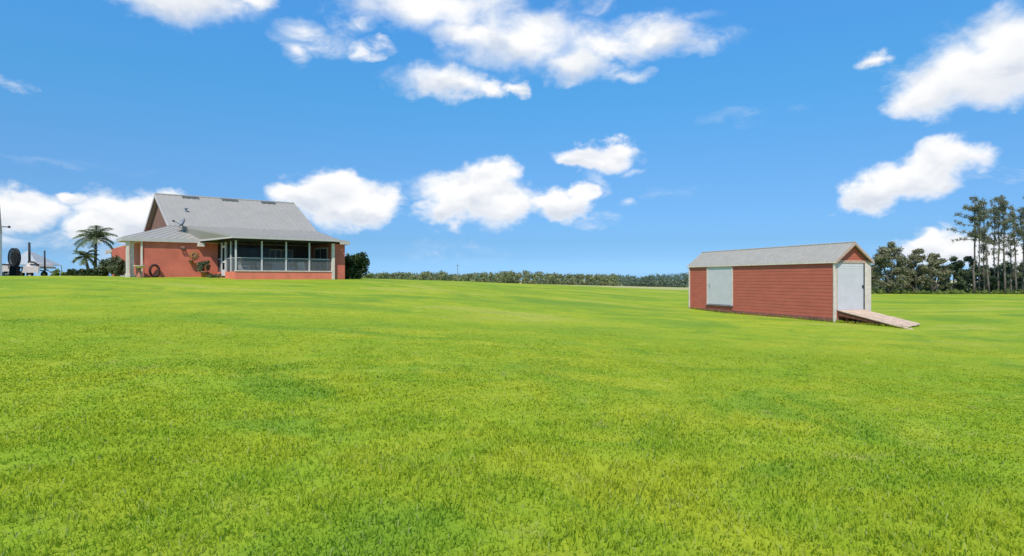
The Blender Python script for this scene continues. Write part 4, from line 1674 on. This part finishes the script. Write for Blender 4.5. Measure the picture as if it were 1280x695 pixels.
b = MB()
b.box(tx(6), tx(60), TD - .9, TD + .9, tzz(335.5), tzz(333.5))
b.box(tx(7), tx(26), TD - .92, TD - .84, tzz(339.5), tzz(332))
b.box(tx(38), tx(59), TD - .92, TD - .84, tzz(341), tzz(333.4))
b.build('bed', M['white_paint'], trl)
b = MB()
b.tube([(tx(5.5), TD - .9, tzz(330.6)), (tx(29), TD - .9, tzz(331.4))], .06, 8)
fb = MB()
fb.tube([(tx(46), TD - .9, tzz(327.5)), (tx(53), TD - .9, tzz(328.2)), (tx(59), TD - .9, tzz(331.5))], .07, 8)
fb.build('fender', M['dark'], trl)
for x in (6, 14, 22):
    b.tube([(tx(x), TD - .9, tzz(336)), (tx(x), TD - .9, tzz(330.7))], .04, 6)
b.build('side_rail', M['dark'], trl)
b = MB()
b.hexa([(tx(40), TD - .8, tzz(333.4)), (tx(59), TD - .8, tzz(333.4)), (tx(59), TD + .8, tzz(333.4)), (tx(40), TD + .8, tzz(333.4)),
        (tx(45), TD - .7, tzz(328.3)), (tx(56), TD - .7, tzz(328.8)), (tx(56), TD + .7, tzz(328.8)), (tx(45), TD + .7, tzz(328.3))])
b.build('front_box', M['white_paint'], trl, bevel=.03)
for x, y0, y1, r in ((43.0, 303.5, 334, .085), (62, 313.5, 340, .06)):
    b = MB().tube([(tx(x), TD - .5, tzz(y1)), (tx(x) - .03, TD - .5, tzz(y0))], r, 10)
    if x > 60:
        b.tube([(tx(56), TD - .5, tzz(338)), (tx(x), TD - .5, tzz(339))], .05, 6)
    b.build('guide_post', M['dark'], trl, True)
for x in (17.5, 46.5):
    for s in (-.75, .75):
        wz = tz + .28
        w0 = MB().torus((tx(x), TD + s, wz), (0, 1, 0), (0, 0, 1), .2, .2, .085, 20, 8)
        wl = w0.build('wheel', M['rubber'], trl, True)
        hb = MB().tube([(tx(x), TD + s - .05, wz), (tx(x), TD + s + .05, wz)], .14, 14)
        hb.build('rim', M['white_paint'], wl)
for x0, x1 in ((8.5, 15), (20, 25.5)):
    MB().box(tx(x0), tx(x1), TD - .85, TD - .3, tz - .02, tzz(340.2)).build('block', M['white_paint'], trl)
b = MB().tube([(tx(56), TD, tzz(336)), (tx(66), TD, tzz(341.5))], .05, 6)
b.build('drawbar', M['grey_metal'], trl)

# tall dark oval (propeller cage like) standing at the trailer
cgx = tx(32.3)
yq = TD - 1.15
ov = empty('fan_cage', (cgx, yq, tz), 'tall dark oval fan cage standing in front of the trailer', 'fan cage')
cz = (tzz(311.5) + tzz(334)) / 2
a_, b_ = .36, (tzz(311.5) - tzz(334)) / 2
b = MB()
for dy in (-.16, .16):
    b.torus((cgx, yq + dy, cz), (0, 1, 0), (0, 0, 1), a_, b_, .045, 32, 8)
for i in range(16):
    a = 2 * math.pi * i / 16
    b.tube([(cgx + a_ * math.cos(a), yq - .16, cz + b_ * math.sin(a)), (cgx + a_ * math.cos(a), yq + .16, cz + b_ * math.sin(a))], .02, 5)
b.build('rim', M['dark'], ov, True)
b = MB()
for k in range(1, 8):
    b.torus((cgx, yq - .15, cz), (0, 1, 0), (0, 0, 1), a_ * k / 8, b_ * k / 8, .016, 24, 5)
for i in range(20):
    a = math.pi * i / 20
    b.tube([(cgx + a_ * math.cos(a), yq - .15, cz + b_ * math.sin(a)), (cgx - a_ * math.cos(a), yq - .15, cz - b_ * math.sin(a))], .012, 4)
b.build('wire_guard', M['dark'], ov)
b = MB()
b.slab([(cgx + a_ * .94 * math.cos(2 * math.pi * i / 28), yq + .1, cz + b_ * .94 * math.sin(2 * math.pi * i / 28)) for i in range(28)], .05, (0, 1, 0))
b.build('back_plate', M['cage_plate'], ov)
b = MB().box(cgx - .26, cgx + .30, yq - .2, yq + .2, tz - .03, cz - b_ + .06)
b.tube([(cgx + .12, yq, tz), (cgx + .12, yq, cz - b_ + .3)], .17, 10)
b.build('stand', M['rubber'], ov)

# grey canopy tent behind the trailer
D = 60
q0 = at(23, D, z=0)
tzg = gz(q0.x, q0.y)
cn = empty('canopy_tent', (q0.x, q0.y, tzg), 'pale grey blue pointed canopy tent behind the trailer', 'tent')
ap = at(35.5, D + 1.6, 313)
xl, xr = at(5, D, z=0).x, at(47, D, z=0).x
ezt = (HY - 331) / F * D
b = MB()
ring = [Vector((xl, D, ezt)), Vector((xr, D, ezt)), Vector((xr, D + 3.2, ezt)), Vector((xl, D + 3.2, ezt))]
for i in range(4):
    b.slab([ring[i], ring[(i + 1) % 4], ap], .03)
b.build('roof', M['slate'], cn)
for v in ring:
    MB().tube([(v.x, v.y, tzg - .2), (v.x, v.y, ezt)], .04, 6).build('leg', M['white_paint'], cn)

# barn whose corner shows at the left edge
D = 42
xb = at(2.6, D, z=0).x
zt = (HY - 247) / F * D
zg = gz(xb, D) - .3
barn = empty('metal_barn', (xb - 4, D + 4, zg + .3), 'tall blue grey metal barn cut by the left edge of the picture', 'barn')
zb2 = (HY - 292) / F * D
xk = xb * (D + 3.7) / D
MB().hexa([(xb - 9, D, zg), (xb, D, zg), (xk, D + 3.4, zg), (xk - 9, D + 3.4, zg), (xb - 9, D, zb2), (xb, D, zb2), (xk, D + 3.4, zb2), (xk - 9, D + 3.4, zb2)]).build('wall', M['barn_wall'], barn)
MB().hexa([(xb - 9, D + .02, zb2 + .003), (xb, D + .02, zb2 + .003), (xk, D + 3.4, zb2 + .003), (xk - 9, D + 3.4, zb2 + .003),
           (xb - 9, D + .02, zt + 1.2), (xb - .2, D + .02, zt), (xk - .2, D + 3.4, zt), (xk - 9, D + 3.4, zt + 1.2)]).build('roof', M['vent'], barn)
b = MB().tube([(xb - .3, D + .3, (HY - 283) / F * D), (xb + .22, D + .3, (HY - 283.2) / F * D)], .03, 6)
b.lathe((xb + .24, D + .3, (HY - 284.5) / F * D), [(.07, 0), (.09, .06), (.05, .16)], 10)
b.build('lamp', M['dark'], barn)

# utility pole far out on the field
D = 240
p = at(572, D, z=0)
zg = gz(p.x, p.y)
pole = empty('utility_pole', (p.x, p.y, zg), 'thin wooden utility pole far out before the woodland', 'pole')
zt = (HY - 330) / F * D
MB().tube([(p.x, p.y, zg - .3), (p.x, p.y, zt)], [.12, .08], 8).build('mast', M['pole_wood'], pole)
MB().box(p.x - .8, p.x + .8, p.y - .05, p.y + .05, zt - .7, zt - .58).build('crossarm', M['pole_wood'], pole)
